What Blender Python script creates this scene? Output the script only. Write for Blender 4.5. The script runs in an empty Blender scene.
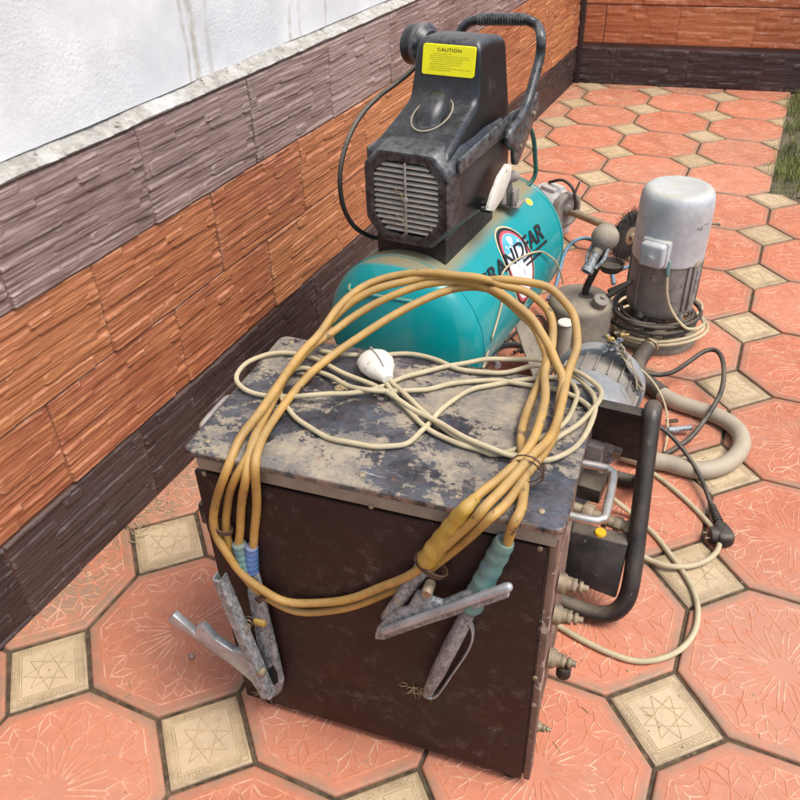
import bpy, bmesh, math, random
import numpy as np
from mathutils import Vector, Matrix
random.seed(7)
rng = np.random.default_rng(11)
scn = bpy.context.scene
COL = scn.collection
R = math.radians

# ------------------------------------------------------------------ camera
_r = np.array([2.16300922, 0.45245796, -0.26945618]); _S = 0.35
_t = np.linalg.norm(_r); _k = _r/_t
_K = np.array([[0, -_k[2], _k[1]], [_k[2], 0, -_k[0]], [-_k[1], _k[0], 0]])
CR = np.eye(3)+np.sin(_t)*_K+(1-np.cos(_t))*_K@_K      # rows: right, down, forward
CC = np.array([2.8455856, -1.54237829, 3.56364544])*_S
cam_d = bpy.data.cameras.new('camera'); cam = bpy.data.objects.new('camera', cam_d); COL.objects.link(cam)
cam_d.sensor_fit = 'HORIZONTAL'; cam_d.sensor_width = 36; cam_d.lens = 36.0
cam_d.clip_start = .02; cam_d.clip_end = 400
_m = Matrix.Identity(4)
for i in range(3):
    _m[i][0] = CR[0][i]; _m[i][1] = -CR[1][i]; _m[i][2] = -CR[2][i]; _m[i][3] = CC[i]
cam.matrix_world = _m
scn.camera = cam

# ------------------------------------------------------------------ world, sun, exposure
SUN_EL, SUN_AZ = R(63), R(94)         # azimuth measured from +y towards +x
w = bpy.data.worlds.new('World'); scn.world = w; w.use_nodes = True
nt = w.node_tree; bg = nt.nodes['Background']
sky = nt.nodes.new('ShaderNodeTexSky'); sky.sky_type = 'NISHITA'; sky.sun_disc = False
sky.sun_elevation = SUN_EL; sky.sun_rotation = SUN_AZ
sky.dust_density = 3.2; sky.air_density = 1.0; sky.ozone_density = 0.8
nt.links.new(sky.outputs[0], bg.inputs[0]); bg.inputs[1].default_value = 0.115
sl = bpy.data.lights.new('sun', 'SUN'); sl.energy = 1.5; sl.angle = R(28); sl.color = (1, .975, .94)
so = bpy.data.objects.new('sun', sl); COL.objects.link(so)
sd = Vector((math.sin(SUN_AZ)*math.cos(SUN_EL), math.cos(SUN_AZ)*math.cos(SUN_EL), math.sin(SUN_EL)))
so.rotation_euler = sd.to_track_quat('Z', 'Y').to_euler(); so.location = sd*20
vs = scn.view_settings; vs.view_transform = 'Standard'; vs.look = 'None'; vs.gamma = 1; vs.use_curve_mapping = False
vs.exposure = 1.08

# ------------------------------------------------------------------ authoring helpers
def ray(px, py):
    return CR.T @ np.array([(px-400)/800., (py-400)/800., 1.])
def plane_pt(px, py, p0, n):
    d = ray(px, py); n = np.array(n, float); t = ((np.array(p0)-CC)@n)/(d@n); return Vector(CC+t*d)
def U(px, py, z=0.):
    return plane_pt(px, py, (0, 0, z), (0, 0, 1))
def UY(px, py, y):
    return plane_pt(px, py, (0, y, 0), (0, 1, 0))

def lin(h):
    h = h.lstrip('#'); o = []
    for i in (0, 2, 4):
        c = int(h[i:i+2], 16)/255; o.append(c/12.92 if c <= .04045 else ((c+.055)/1.055)**2.4)
    return tuple(o)+(1,)

def smooth_path(pts, n=8, closed=False):
    P = [Vector(p) for p in pts]; out = []; m = len(P)
    rngi = range(m if closed else m-1)
    for i in rngi:
        if closed: a, b, c, d = P[(i-1) % m], P[i], P[(i+1) % m], P[(i+2) % m]
        else:
            b, c = P[i], P[i+1]; a = P[i-1] if i > 0 else b*2-c; d = P[i+2] if i+2 < m else c*2-b
        for k in range(n):
            t = k/n
            out.append(.5*((2*b)+(c-a)*t+(2*a-5*b+4*c-d)*t*t+(3*b-a-3*c+d)*t**3))
    if not closed: out.append(P[-1].copy())
    return out

class MB:
    def __init__(s): s.bm = bmesh.new(); s.mi = 0
    def _setmat(s, faces):
        for f in faces: f.material_index = s.mi
    def box(s, c, size, ax=None, bevel=0, seg=2):
        ax = ax or (Vector((1, 0, 0)), Vector((0, 1, 0)), Vector((0, 0, 1)))
        c = Vector(c); vs = []
        for i in (-1, 1):
            for j in (-1, 1):
                for k in (-1, 1):
                    vs.append(s.bm.verts.new(c+ax[0]*(i*size[0]/2)+ax[1]*(j*size[1]/2)+ax[2]*(k*size[2]/2)))
        fs = [s.bm.faces.new([vs[a] for a in q]) for q in ((0, 1, 3, 2), (4, 6, 7, 5), (0, 4, 5, 1), (2, 3, 7, 6), (0, 2, 6, 4), (1, 5, 7, 3))]
        s._bev(fs, bevel, seg); return s
    def _bev(s, fs, bevel, seg):
        s._setmat(fs)
        bmesh.ops.recalc_face_normals(s.bm, faces=fs)
        if bevel > 0:
            es = list({e for f in fs for e in f.edges})
            r = bmesh.ops.bevel(s.bm, geom=es, offset=bevel, segments=seg, profile=.5, affect='EDGES', clamp_overlap=True)
            s._setmat(r['faces'])
    def prism(s, poly, vec, bevel=0, seg=2):
        vec = Vector(vec); a = [s.bm.verts.new(Vector(p)) for p in poly]; b = [s.bm.verts.new(Vector(p)+vec) for p in poly]
        fs = [s.bm.faces.new(a), s.bm.faces.new(b[::-1])]; n = len(a)
        for i in range(n): fs.append(s.bm.faces.new([a[i], b[i], b[(i+1) % n], a[(i+1) % n]]))
        s._bev(fs, bevel, seg); return s
    def tube(s, pts, r, seg=12, closed=False, caps=True, flat=None, rounded=False):
        P = [Vector(p) for p in pts]; n = len(P)
        rr = list(r) if hasattr(r, '__len__') else [r]*n
        if rounded and not closed:
            t0 = (P[0]-P[1]).normalized(); t1 = (P[-1]-P[-2]).normalized(); a, b = rr[0], rr[-1]
            pre, post = [], []
            for q in (1.0, .75, .4): pre.append((P[0]+t0*a*q, a*math.sqrt(max(0.02, 1-q*q))))
            for q in (.4, .75, 1.0): post.append((P[-1]+t1*b*q, b*math.sqrt(max(0.02, 1-q*q))))
            P = [p for p, _ in pre]+P+[p for p, _ in post]; rr = [q for _, q in pre]+rr+[q for _, q in post]; n = len(P)
        T = []
        for i in range(n):
            if closed: d = P[(i+1) % n]-P[i-1]
            else: d = P[min(i+1, n-1)]-P[max(i-1, 0)]
            T.append(d.normalized() if d.length > 1e-9 else Vector((0, 0, 1)))
        up = Vector((0, 0, 1)) if abs(T[0].z) < .9 else Vector((1, 0, 0))
        N = (up-T[0]*up.dot(T[0])).normalized(); rings = []
        for i in range(n):
            if i: N = (N-T[i]*N.dot(T[i])); N = N.normalized() if N.length > 1e-6 else T[i].orthogonal().normalized()
            B = T[i].cross(N); ring = []
            for k in range(seg):
                a = 2*math.pi*k/seg
                fl = flat or (1, 1)
                ring.append(s.bm.verts.new(P[i]+N*(math.cos(a)*rr[i]*fl[0])+B*(math.sin(a)*rr[i]*fl[1])))
            rings.append(ring)
        fs = []
        for i in range(n if closed else n-1):
            A, Bq = rings[i], rings[(i+1) % n]
            for k in range(seg): fs.append(s.bm.faces.new([A[k], A[(k+1) % seg], Bq[(k+1) % seg], Bq[k]]))
        if caps and not closed: fs.append(s.bm.faces.new(rings[0][::-1])); fs.append(s.bm.faces.new(rings[-1]))
        s._setmat(fs); return s
    def lathe(s, o, axis, prof, seg=32, cap=True, squash=1.0):
        o = Vector(o); a = Vector(axis).normalized(); n = a.orthogonal().normalized()
        if abs(a.z) < .95: n = (Vector((0, 0, 1))-a*a.z).normalized()
        b = a.cross(n); rings = []
        for (r, h) in prof:
            rings.append([s.bm.verts.new(o+a*h+n*(math.cos(2*math.pi*k/seg)*r)+b*(math.sin(2*math.pi*k/seg)*r)) for k in range(seg)])
        fs = []
        for A, Bq in zip(rings, rings[1:]):
            for k in range(seg): fs.append(s.bm.faces.new([A[k], A[(k+1) % seg], Bq[(k+1) % seg], Bq[k]]))
        if cap: fs.append(s.bm.faces.new(rings[0][::-1])); fs.append(s.bm.faces.new(rings[-1]))
        s._setmat(fs); return s
    def loft(s, rings, cap=True):
        V = [[s.bm.verts.new(Vector(p)) for p in r] for r in rings]; fs = []; n = len(V[0])
        for A, Bq in zip(V, V[1:]):
            for k in range(n): fs.append(s.bm.faces.new([A[k], A[(k+1) % n], Bq[(k+1) % n], Bq[k]]))
        if cap: fs.append(s.bm.faces.new(V[0][::-1])); fs.append(s.bm.faces.new(V[-1]))
        s._setmat(fs); return s
    def ico(s, c, r, sc=(1, 1, 1), sub=2, jit=0):
        g = bmesh.ops.create_icosphere(s.bm, subdivisions=sub, radius=1)
        for v in g['verts']:
            j = 1+random.uniform(-jit, jit)
            v.co = Vector(c)+Vector((v.co.x*r*sc[0]*j, v.co.y*r*sc[1]*j, v.co.z*r*sc[2]*j))
        return s
    def build(s, name, mats, parent=None, angle=38, weld=False):
        bm = s.bm
        if weld: bmesh.ops.remove_doubles(bm, verts=bm.verts, dist=1e-5)
        bmesh.ops.recalc_face_normals(bm, faces=bm.faces)
        ca = math.cos(R(angle))
        for f in bm.faces: f.smooth = True
        for e in bm.edges:
            if len(e.link_faces) == 2 and e.link_faces[0].normal.dot(e.link_faces[1].normal) < ca: e.smooth = False
        return mesh_obj(name, bm, mats, parent)

def mesh_obj(name, bm, mats, parent=None):
    me = bpy.data.meshes.new(name); 
    o = bpy.data.objects.new(name, me); COL.objects.link(o)
    if parent is None:
        xs = [v.co for v in bm.verts]
        if xs:
            c = Vector(((min(v.x for v in xs)+max(v.x for v in xs))/2, (min(v.y for v in xs)+max(v.y for v in xs))/2, min(v.z for v in xs)))
            bmesh.ops.translate(bm, verts=bm.verts, vec=-c); o.location = c
    else:
        base = Vector((0, 0, 0)); q = parent
        while q: base += q.location; q = q.parent
        bmesh.ops.translate(bm, verts=bm.verts, vec=-base); o.parent = parent
    bm.to_mesh(me); bm.free()
    for m in (mats if isinstance(mats, (list, tuple)) else [mats]): me.materials.append(m)
    return o

def tag(o, label=None, cat=None, group=None, kind=None):
    if label: o['label'] = label
    if cat: o['category'] = cat
    if group: o['group'] = group
    if kind: o['kind'] = kind
    return o
def thing(name, label, cat, loc, group=None):
    o = bpy.data.objects.new(name, None); COL.objects.link(o); o.location = loc; o.empty_display_size = .05
    return tag(o, label, cat, group)

# ------------------------------------------------------------------ materials
class NG:
    def __init__(s, name):
        s.m = bpy.data.materials.new(name); s.m.use_nodes = True; s.t = s.m.node_tree
        s.b = s.t.nodes['Principled BSDF']; s.x = None
    def n(s, typ, **kw):
        q = s.t.nodes.new(typ)
        for k, v in kw.items(): setattr(q, k, v)
        return q
    def l(s, a, b): s.t.links.new(a, b)
    def co(s):
        if not s.x: s.x = s.n('ShaderNodeTexCoord').outputs['Object']
        return s.x
    def noise(s, scale, detail=5, rough=.6, stretch=None, off=0, dist=0):
        q = s.n('ShaderNodeTexNoise'); q.inputs['Scale'].default_value = scale; q.inputs['Detail'].default_value = detail
        q.inputs['Roughness'].default_value = rough; q.inputs['Distortion'].default_value = dist
        src = s.co()
        if stretch or off:
            mp = s.n('ShaderNodeMapping'); s.l(src, mp.inputs[0]); mp.inputs['Scale'].default_value = stretch or (1, 1, 1)
            mp.inputs['Location'].default_value = (off, off*.7, off*1.3); src = mp.outputs[0]
        s.l(src, q.inputs['Vector']); return q.outputs['Fac']
    def ramp(s, f, lo, hi, a=0., b=1.):
        q = s.n('ShaderNodeMapRange'); q.clamp = True; q.interpolation_type = 'SMOOTHSTEP'
        s.l(f, q.inputs[0]); q.inputs[1].default_value = lo; q.inputs[2].default_value = hi; q.inputs[3].default_value = a; q.inputs[4].default_value = b
        return q.outputs[0]
    def math(s, op, a, b=None):
        q = s.n('ShaderNodeMath', operation=op)
        for i, v in enumerate((a, b)):
            if v is None: continue
            if isinstance(v, (int, float)): q.inputs[i].default_value = v
            else: s.l(v, q.inputs[i])
        return q.outputs[0]
    def mix(s, f, a, b, blend='MIX'):
        q = s.n('ShaderNodeMix', data_type='RGBA', blend_type=blend)
        if isinstance(f, (int, float)): q.inputs[0].default_value = f
        else: s.l(f, q.inputs[0])
        for i, v in ((6, a), (7, b)):
            if isinstance(v, tuple): q.inputs[i].default_value = v
            else: s.l(v, q.inputs[i])
        return q.outputs[2]
    def attr(s, name, out='Fac'):
        q = s.n('ShaderNodeAttribute'); q.attribute_name = name; return q.outputs[out]
    def upz(s, lo=.3, hi=.95):
        g = s.n('ShaderNodeNewGeometry'); sp = s.n('ShaderNodeSeparateXYZ'); s.l(g.outputs['Normal'], sp.inputs[0])
        return s.ramp(sp.outputs[2], lo, hi)
    def bump(s, h, dist=.002, strength=.6):
        q = s.n('ShaderNodeBump'); q.inputs['Strength'].default_value = strength; q.inputs['Distance'].default_value = dist
        s.l(h, q.inputs['Height']); s.l(q.outputs[0], s.b.inputs['Normal'])
    def out(s, color, rough, metal=0., spec=.5):
        for k, v in (('Base Color', color), ('Roughness', rough), ('Metallic', metal)):
            if isinstance(v, (tuple, int, float)): s.b.inputs[k].default_value = v
            else: s.l(v, s.b.inputs[k])
        s.b.inputs['Specular IOR Level'].default_value = spec
        return s.m

def scl(c, k): return tuple(min(1, x*k) for x in c[:3])+(1,)
DUST = lin('#a8957a')
def pmat(name, hexc, rough=.55, metal=0., var=.2, scale=25, dust=0., dlo=.2, dhi=.95, dcol=None, bump=.0, bscale=120, chips=None, chip_amt=.62, dscale=14, stretch=None, fine=.35, floor=.25):
    g = NG(name); c = lin(hexc)
    f = g.ramp(g.noise(scale, 6, .65, stretch=stretch), .3, .7)
    col = g.mix(f, scl(c, 1-var), scl(c, 1+var)); rg = rough; mt = metal
    rv = g.ramp(g.noise(scale*2.3, 4, off=3), .3, .7, max(0, rough-.1), min(1, rough+.12)); rg = rv
    if chips:
        cf = g.ramp(g.noise(scale*1.7, 8, .72, off=7), chip_amt, chip_amt+.04)
        col = g.mix(cf, col, lin(chips))
    if dust > 0:
        nz = g.ramp(g.noise(dscale, 7, .7, off=1.7),   .32, .66, floor, 1.0)
        df = g.math('MULTIPLY', g.math('MULTIPLY', g.upz(dlo, dhi), nz), dust)
        fine_ = g.math('MULTIPLY', g.ramp(g.noise(dscale*.6, 6, .7, off=9), .45, .75), dust*fine)
        df = g.math('MAXIMUM', df, fine_)
        col = g.mix(df, col, dcol or DUST)
        rg = g.math('ADD', g.math('MULTIPLY', rg, g.math('SUBTRACT', 1, df)), g.math('MULTIPLY', df, .95))
        if metal: mt = g.math('MULTIPLY', g.math('SUBTRACT', 1, df), metal)
    if bump: g.bump(g.noise(bscale, 6, .65, off=2), bump)
    return g.out(col, rg, mt)

# ================================================================== SETTING
# ---- materials of the setting
def tile_mat(name, base, light, dark, bump=.0006, lime=.5, bs=220):
    g = NG(name); tint = g.attr('tint')
    a = g.noise(9, 6, .65); b = g.noise(70, 5, .7, off=4); c = g.noise(2.2, 4, .6, off=8)
    col = g.mix(g.ramp(a, .35, .68), lin(dark), lin(base))
    col = g.mix(g.ramp(b, .42, .75, 0, .55), col, lin(light))
    col = g.mix(g.math('MULTIPLY', g.ramp(tint, 0, 1), .55), col, lin(light), 'MIX')
    # lime bloom, mud patches
    col = g.mix(g.ramp(g.noise(5, 8, .75, off=21), .60, .82, 0, lime), col, lin('#c9b3a0'))
    col = g.mix(g.ramp(g.noise(3.1, 9, .78, off=33), .54, .74, 0, .55), col, lin('#92806a'))
    col = g.mix(g.ramp(g.noise(1.1, 5, .6, off=63), .40, .62, 0, .32), col, lin('#a08874'))
    col = g.mix(g.ramp(g.noise(420, 3, .6, off=5), .68, .76, 0, .5), col, lin('#6b5444'))
    ed = g.math('MULTIPLY', g.attr('edge'), g.ramp(g.noise(13, 8, .78, off=52), .36, .62, .08, .8))
    col = g.mix(ed, col, lin('#85735c'))
    g.bump(g.noise(bs, 6, .7, off=2), bump*2, .5)
    return g.out(col, g.ramp(c, .3, .7, .5, .72))
M = {}
M['oct'] = tile_mat('red_paving', '#b56a4b', '#c57f62', '#a25a3e', lime=.34)
M['sq'] = tile_mat('sand_paving', '#b8a17d', '#c9b491', '#a08a68', lime=.4)
g = NG('worn_rib'); t1 = g.ramp(g.noise(24, 8, .78), .42, .66)
col = g.mix(t1, lin('#b5704f'), lin('#c79f84')); M['rib'] = g.out(col, .8)
g = NG('sand_rib'); t1 = g.ramp(g.noise(30, 7, .75), .35, .65)
col = g.mix(t1, lin('#8d7a5a'), lin('#ad9672')); M['sqrib'] = g.out(col, .85)
g = NG('joint_dirt'); t1 = g.ramp(g.noise(40, 8, .75), .35, .65)
col = g.mix(t1, lin('#3a2e22'), lin('#6d5b44')); col = g.mix(g.ramp(g.noise(8, 6, .7, off=3), .56, .66, 0, .8), col, lin('#3d4422'))
col = g.mix(g.ramp(g.noise(17, 7, .75, off=23), .58, .68, 0, .7), col, lin('#8d7a60'))
g.bump(g.noise(300, 6, .7, off=2), .004, .9); M['joint'] = g.out(col, .95)
g = NG('soil'); t1 = g.ramp(g.noise(14, 9, .75), .3, .7)
col = g.mix(t1, lin('#4f4a38'), lin('#85785f')); col = g.mix(g.ramp(g.noise(6, 6, .7, off=3), .5, .62, 0, .6), col, lin('#5c6038'))
g.bump(g.noise(90, 8, .7, off=2), .02, .8); M['soil'] = g.out(col, .95)

def slate_mat(name, base, light, dark, edge):
    g = NG(name); tint = g.attr('tint'); ridge = g.attr('ridge'); jt = g.attr('joint')
    a = g.noise(6, 6, .65); st = g.noise(60, 7, .72, stretch=(1, .14, 1.3), off=5)
    col = g.mix(g.ramp(a, .33, .68), lin(dark), lin(base))
    col = g.mix(g.ramp(st, .45, .72, 0, .75), col, lin(light))
    col = g.mix(g.math('MULTIPLY', tint, .6), col, lin(light))
    # worn pale edges of the relief, lime specks
    wn = g.math('MULTIPLY', g.ramp(ridge, .25, .9), g.ramp(g.noise(22, 7, .75, off=11), .45, .66))
    col = g.mix(g.math('MULTIPLY', wn, .42), col, lin(edge))
    sp = g.math('MULTIPLY', g.ramp(g.noise(150, 4, .7, off=2), .66, .72), g.ramp(g.noise(7, 5, .7, off=17), .5, .66))
    col = g.mix(g.math('MULTIPLY', sp, .8), col, lin('#cfc3b8'))
    col = g.mix(g.math('MULTIPLY', jt, g.ramp(g.noise(18, 5, .7, off=6), .3, .55, .3, .95)), col, lin('#54392c'))
    g.bump(g.math('ADD', g.math('MULTIPLY', g.noise(230, 3, .55, stretch=(1, .05, 1.2), off=2), 1.15), g.math('MULTIPLY', g.noise(420, 5, .7, off=6), .4)), .0022, .62)
    return g.out(col, g.ramp(a, .3, .7, .42, .62))
M['slate_orange'] = slate_mat('orange_slate', '#9e6041', '#b87c4c', '#8c4f35', '#dcb498')
M['slate_mauve'] = slate_mat('mauve_slate', '#836c65', '#9b867f', '#6c5650', '#c4b6ae')
M['slate_dark'] = slate_mat('dark_slate', '#382826', '#4d3c38', '#2a1d1b', '#8a7a76')
M['slate_back'] = slate_mat('back_slate', '#b3683f', '#c67f52', '#9c5632', '#d9b098')
STREAKS = [(.915, .020, .65), (.885, .010, .5), (.965, .014, .35), (1.30, .014, .65), (1.34, .010, .4), (1.47, .008, .6)]
g = NG('white_plaster'); a = g.noise(3, 6, .7)
col = g.mix(g.ramp(a, .35, .7), lin('#c8c9c9'), lin('#dfdfde'))
sx_ = g.n('ShaderNodeSeparateXYZ'); g.l(g.co(), sx_.inputs[0]); wob = g.math('MULTIPLY', g.math('SUBTRACT', g.noise(6, 4, .6, off=51), .5), .05)
yv = g.math('ADD', sx_.outputs[1], wob); dr = None
for yy_, ww_, am_ in STREAKS:
    q = g.math('MULTIPLY', g.ramp(g.math('ABSOLUTE', g.math('SUBTRACT', yv, yy_-1.4)), 0, ww_, 1, 0), am_); dr = q if dr is None else g.math('MAXIMUM', dr, q)
dr = g.math('MULTIPLY', dr, g.ramp(g.noise(14, 6, .7, off=61), .3, .6))
stn = g.math('MULTIPLY', g.ramp(g.noise(9, 5, .6, stretch=(1, 1.4, .06), off=3), .57, .72), g.ramp(g.noise(1.6, 3, .5, off=9), .42, .6))
col = g.mix(g.math('MULTIPLY', stn, .55), col, lin('#8f8468')); col = g.mix(dr, col, lin('#8f8365'))
col = g.mix(g.ramp(g.noise(5, 7, .7, off=14), .55, .8, 0, .4), col, lin('#b4bac2'))
h = g.math('ADD', g.math('MULTIPLY', g.noise(150, 6, .6, off=2), g.ramp(g.noise(2.2, 3, .5, off=31), .45, .6, .12, 1.0)), g.math('MULTIPLY', g.noise(9, 4, .5, off=8), 1.6)); g.bump(h, .0035, .5)
M['plaster'] = g.out(col, .9)
g = NG('mortar'); col = g.mix(g.ramp(g.noise(25, 8, .75), .35, .65), lin('#99948a'), lin('#c3c0b6'))
col = g.mix(g.ramp(g.noise(34, 8, .8, off=9), .56, .64, 0, .85), col, lin('#4c4436'))
col = g.mix(g.ramp(g.noise(4, 4, .6, off=19), .52, .62, 0, .6), col, lin('#d6d6d2'))
g.bump(g.noise(120, 8, .7, off=2), .008, .9); M['mortar'] = g.out(col, .95)

# ---- ground sheet, soil and patio joints
def sheet(name, poly, z, mat, kind='structure'):
    b = MB(); b.bm.faces.new([b.bm.verts.new((x, y, z)) for x, y in poly])
    return tag(b.build(name, mat), kind=kind)
sheet('ground', [(-60, -60), (60, -60), (60, 60), (-60, 60)], -.035, M['soil'])
SX, SY = 1.035, 2.86
sheet('paving_joints', [(-.2, -1.4), (2.8, -1.4), (2.8, SY), (SX, SY), (SX, 4.42), (-.2, 4.3)], -.0065, M['joint'])
# the soil bed beside the patio: an uneven sheet
b = MB(); nx, ny = 40, 50; grid = []
for i in range(nx+1):
    row = []
    for j in range(ny+1):
        x = SX+2.2*i/nx; y = SY+1.9*j/ny
        zz = -.018+.012*math.sin(7*x+3*y)*math.sin(5*y-2*x)+random.uniform(-.006, .006)+.014*(i > 1)
        row.append(b.bm.verts.new((x, y, zz)))
    grid.append(row)
for i in range(nx):
    for j in range(ny): b.bm.faces.new([grid[i][j], grid[i+1][j], grid[i+1][j+1], grid[i][j+1]])
tag(b.build('soil', M['soil'], angle=180), kind='structure')

# ---- paving tiles with moulded ribs
PITCH = .35
def clip_half(poly, n, d):          # keep n.p <= d
    o = []
    for i in range(len(poly)):
        p, q = poly[i], poly[(i+1) % len(poly)]
        a, c = n[0]*p[0]+n[1]*p[1]-d, n[0]*q[0]+n[1]*q[1]-d
        if a <= 0: o.append(p)
        if a*c < 0:
            t = a/(a-c); o.append((p[0]+(q[0]-p[0])*t, p[1]+(q[1]-p[1])*t))
    return o
def clip_all(poly, cuts):
    for n, d in cuts:
        poly = clip_half(poly, n, d)
        if len(poly) < 3: return []
    return poly
_s2 = math.sqrt(.5)
OCTN = [(1, 0), (_s2, _s2), (0, 1), (-_s2, _s2), (-1, 0), (-_s2, -_s2), (0, -1), (_s2, -_s2)]
def oct_cuts(cx, cy, ins):
    return [(n, (.1712 if i % 2 == 0 else .1728)-ins+n[0]*cx+n[1]*cy) for i, n in enumerate(OCTN)]
def sq_cuts(cx, cy, ins):
    return [(n, .0667-ins+n[0]*cx+n[1]*cy) for n in OCTN[1::2]]
WX, WB0, WBS = -.1175, 4.262, .137      # left wall plane, back wall line y = WB0 + WBS*x
_bn = math.hypot(1, WBS)
def region_cuts(cx, cy):
    c = [((-1, 0), -WX), ((-WBS/_bn, 1/_bn), WB0/_bn)]
    if cy > SY: c.append(((1, 0), SX))
    elif cx > SX: c.append(((0, 1), SY))
    return c
def seg_clip(p, q, cuts):
    for n, d in cuts:
        a, c = n[0]*p[0]+n[1]*p[1]-d, n[0]*q[0]+n[1]*q[1]-d
        if a > 0 and c > 0: return None
        if a > 0 or c > 0:
            t = a/(a-c); m = (p[0]+(q[0]-p[0])*t, p[1]+(q[1]-p[1])*t)
            if a > 0: p = m
            else: q = m
    return p, q
def P(r, deg): return (r*math.cos(R(deg)), r*math.sin(R(deg)))
def rosette():
    L = []; n = 16; st = 360/n; A = .1712
    for k in range(n):
        a = k*st+st/2; h = st*.36
        o0 = P(.50*A, a-h); o1 = P(.50*A, a+h); tip = P(.64*A, a); ii = P(.15*A, a)
        L += [(ii, o0), (ii, o1), (o0, tip), (o1, tip)]
        nx_ = P(.64*A, a+st); mid = P(.75*A, a+st/2); be = P(.56*A, a+st/2)
        L += [(tip, mid), (mid, nx_), (o1, be), (be, P(.50*A, a+st-h))]
        e = P(.90*A, a+st/2); s1_ = P(.80*A, a+4.6); s0_ = P(.80*A, a-4.6)
        L += [(tip, s1_), (tip, s0_), (s1_, e), (s0_, P(.90*A, a-st/2)), (mid, e)]
        if k % 2 == 0: L += [(s0_, s1_)]
        else: L += [(s0_, P(.88*A, a)), (s1_, P(.88*A, a))]
    for k in range(8):
        L.append((P(.955*A, k*45+22.5), P(.955*A, k*45+67.5)))
    return L
def sqpat():
    L = []; H = .0667; st = []
    for q in (.93, .70):
        c = [P(q*H*math.sqrt(2), 45+90*i) for i in range(4)]
        L += [(c[i], c[(i+1) % 4]) for i in range(4)]
    for i in range(8):
        L.append((P(.66*H, i*45), P(.66*H, (i+3) % 8*45)))
    for i in range(4):
        a = i*90; u = P(1, a); v = P(1, a+90); n = 9
        for j in range(n):
            s0 = -.80+1.6*j/n; d = 1.6/n
            for (aa, ba, ab, bb) in ((s0, .76, s0, .88), (s0, .88, s0+d*.65, .88), (s0+d*.65, .88, s0+d*.65, .80), (s0+d*.3, .80, s0+d*.65, .80), (s0, .76, s0+d, .76)):
                L.append(((H*(u[0]*ba+v[0]*aa), H*(u[1]*ba+v[1]*aa)), (H*(u[0]*bb+v[0]*ab), H*(u[1]*bb+v[1]*ab))))
    return [(tuple(np.array([[_s2, -_s2], [_s2, _s2]])@np.array(p)), tuple(np.array([[_s2, -_s2], [_s2, _s2]])@np.array(q))) for p, q in L]
ROS, SQP = rosette(), sqpat()
pb = MB(); tints = []; edges = []
def add_tile(cx, cy, cuts_fn, pat, mi, rib_mi, rw, rh):
    rc = region_cuts(cx, cy)
    sq = [(cx-.2, cy-.2), (cx+.2, cy-.2), (cx+.2, cy+.2), (cx-.2, cy+.2)]
    base = clip_all(sq, rc)
    if len(base) < 3: return
    tz = random.uniform(-.0012, .0006); tx, ty = random.gauss(0, .0022), random.gauss(0, .0022); tint = random.random()
    Z = lambda x, y, z: z+tz+(x-cx)*tx+(y-cy)*ty
    rings = []
    for ins, z in ((0, -.014), (0, -.0038), (.0012, -.0014), (.0035, -.0003), (.006, 0), (.020, 0.00002)):
        # build the outline as the tile polygon with a constant vertex count by cutting with the inset tile and the region
        poly = clip_all(sq, [(n, d) for n, d in cuts_fn(cx, cy, ins)]+[(n, d-ins*.6) for n, d in rc])
        rings.append((poly, z))
    if any(len(p) < 3 for p, _ in rings[:-1]): return
    if len({len(p) for p, _ in rings}) != 1: rings = rings[:-1]
    if len({len(p) for p, _ in rings}) != 1: rings = [(rings[-1][0], -.014), (rings[-1][0], -.002), (rings[-1][0], -.0004)]
    prev = None
    for poly, z in rings:
        vs_ = [pb.bm.verts.new((x, y, Z(x, y, z))) for x, y in poly]; tints.extend([tint]*len(vs_)); edges.extend([0. if z > 0 else 1.]*len(vs_))
        if prev:
            for k in range(len(vs_)):
                f = pb.bm.faces.new([prev[k], prev[(k+1) % len(vs_)], vs_[(k+1) % len(vs_)], vs_[k]]); f.material_index = mi
        prev = vs_
    f = pb.bm.faces.new(prev); f.material_index = mi
    rcut = [(n, d-.006) for n, d in rc]
    for p, q in pat:
        r = seg_clip((p[0]+cx, p[1]+cy), (q[0]+cx, q[1]+cy), rcut)
        if not r: continue
        p2, q2 = r; dx, dy = q2[0]-p2[0], q2[1]-p2[1]; Ld = math.hypot(dx, dy)
        if Ld < .002: continue
        nx_, ny_ = -dy/Ld, dx/Ld; ww = rw*random.uniform(.75, 1.15); hh = rh*random.uniform(.7, 1.1); V = []
        for e in (p2, q2):
            for o, z in ((-ww, -.0002), (-ww*.5, hh), (ww*.5, hh), (ww, -.0002)):
                x, y = e[0]+nx_*o, e[1]+ny_*o; V.append(pb.bm.verts.new((x, y, Z(x, y, z)))); tints.append(tint); edges.append(0.)
        for k in range(3):
            f = pb.bm.faces.new([V[k], V[k+1], V[k+5], V[k+4]]); f.material_index = rib_mi
for i in range(-2, 8):
    for j in range(-4, 14):
        add_tile((i+.5)*PITCH, (j+.5)*PITCH, oct_cuts, ROS, 0, 1, .0017, .0010)
        add_tile(i*PITCH, j*PITCH, sq_cuts, SQP, 2, 3, .0011, .0006)
pav = pb.build('paving', [M['oct'], M['rib'], M['sq'], M['sqrib']], angle=60)
at = pav.data.attributes.new('tint', 'FLOAT', 'POINT'); at.data.foreach_set('value', np.array(tints, np.float32))
pav.data.attributes.new('edge', 'FLOAT', 'POINT').data.foreach_set('value', np.array(edges, np.float32))
tag(pav, kind='structure')

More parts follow.
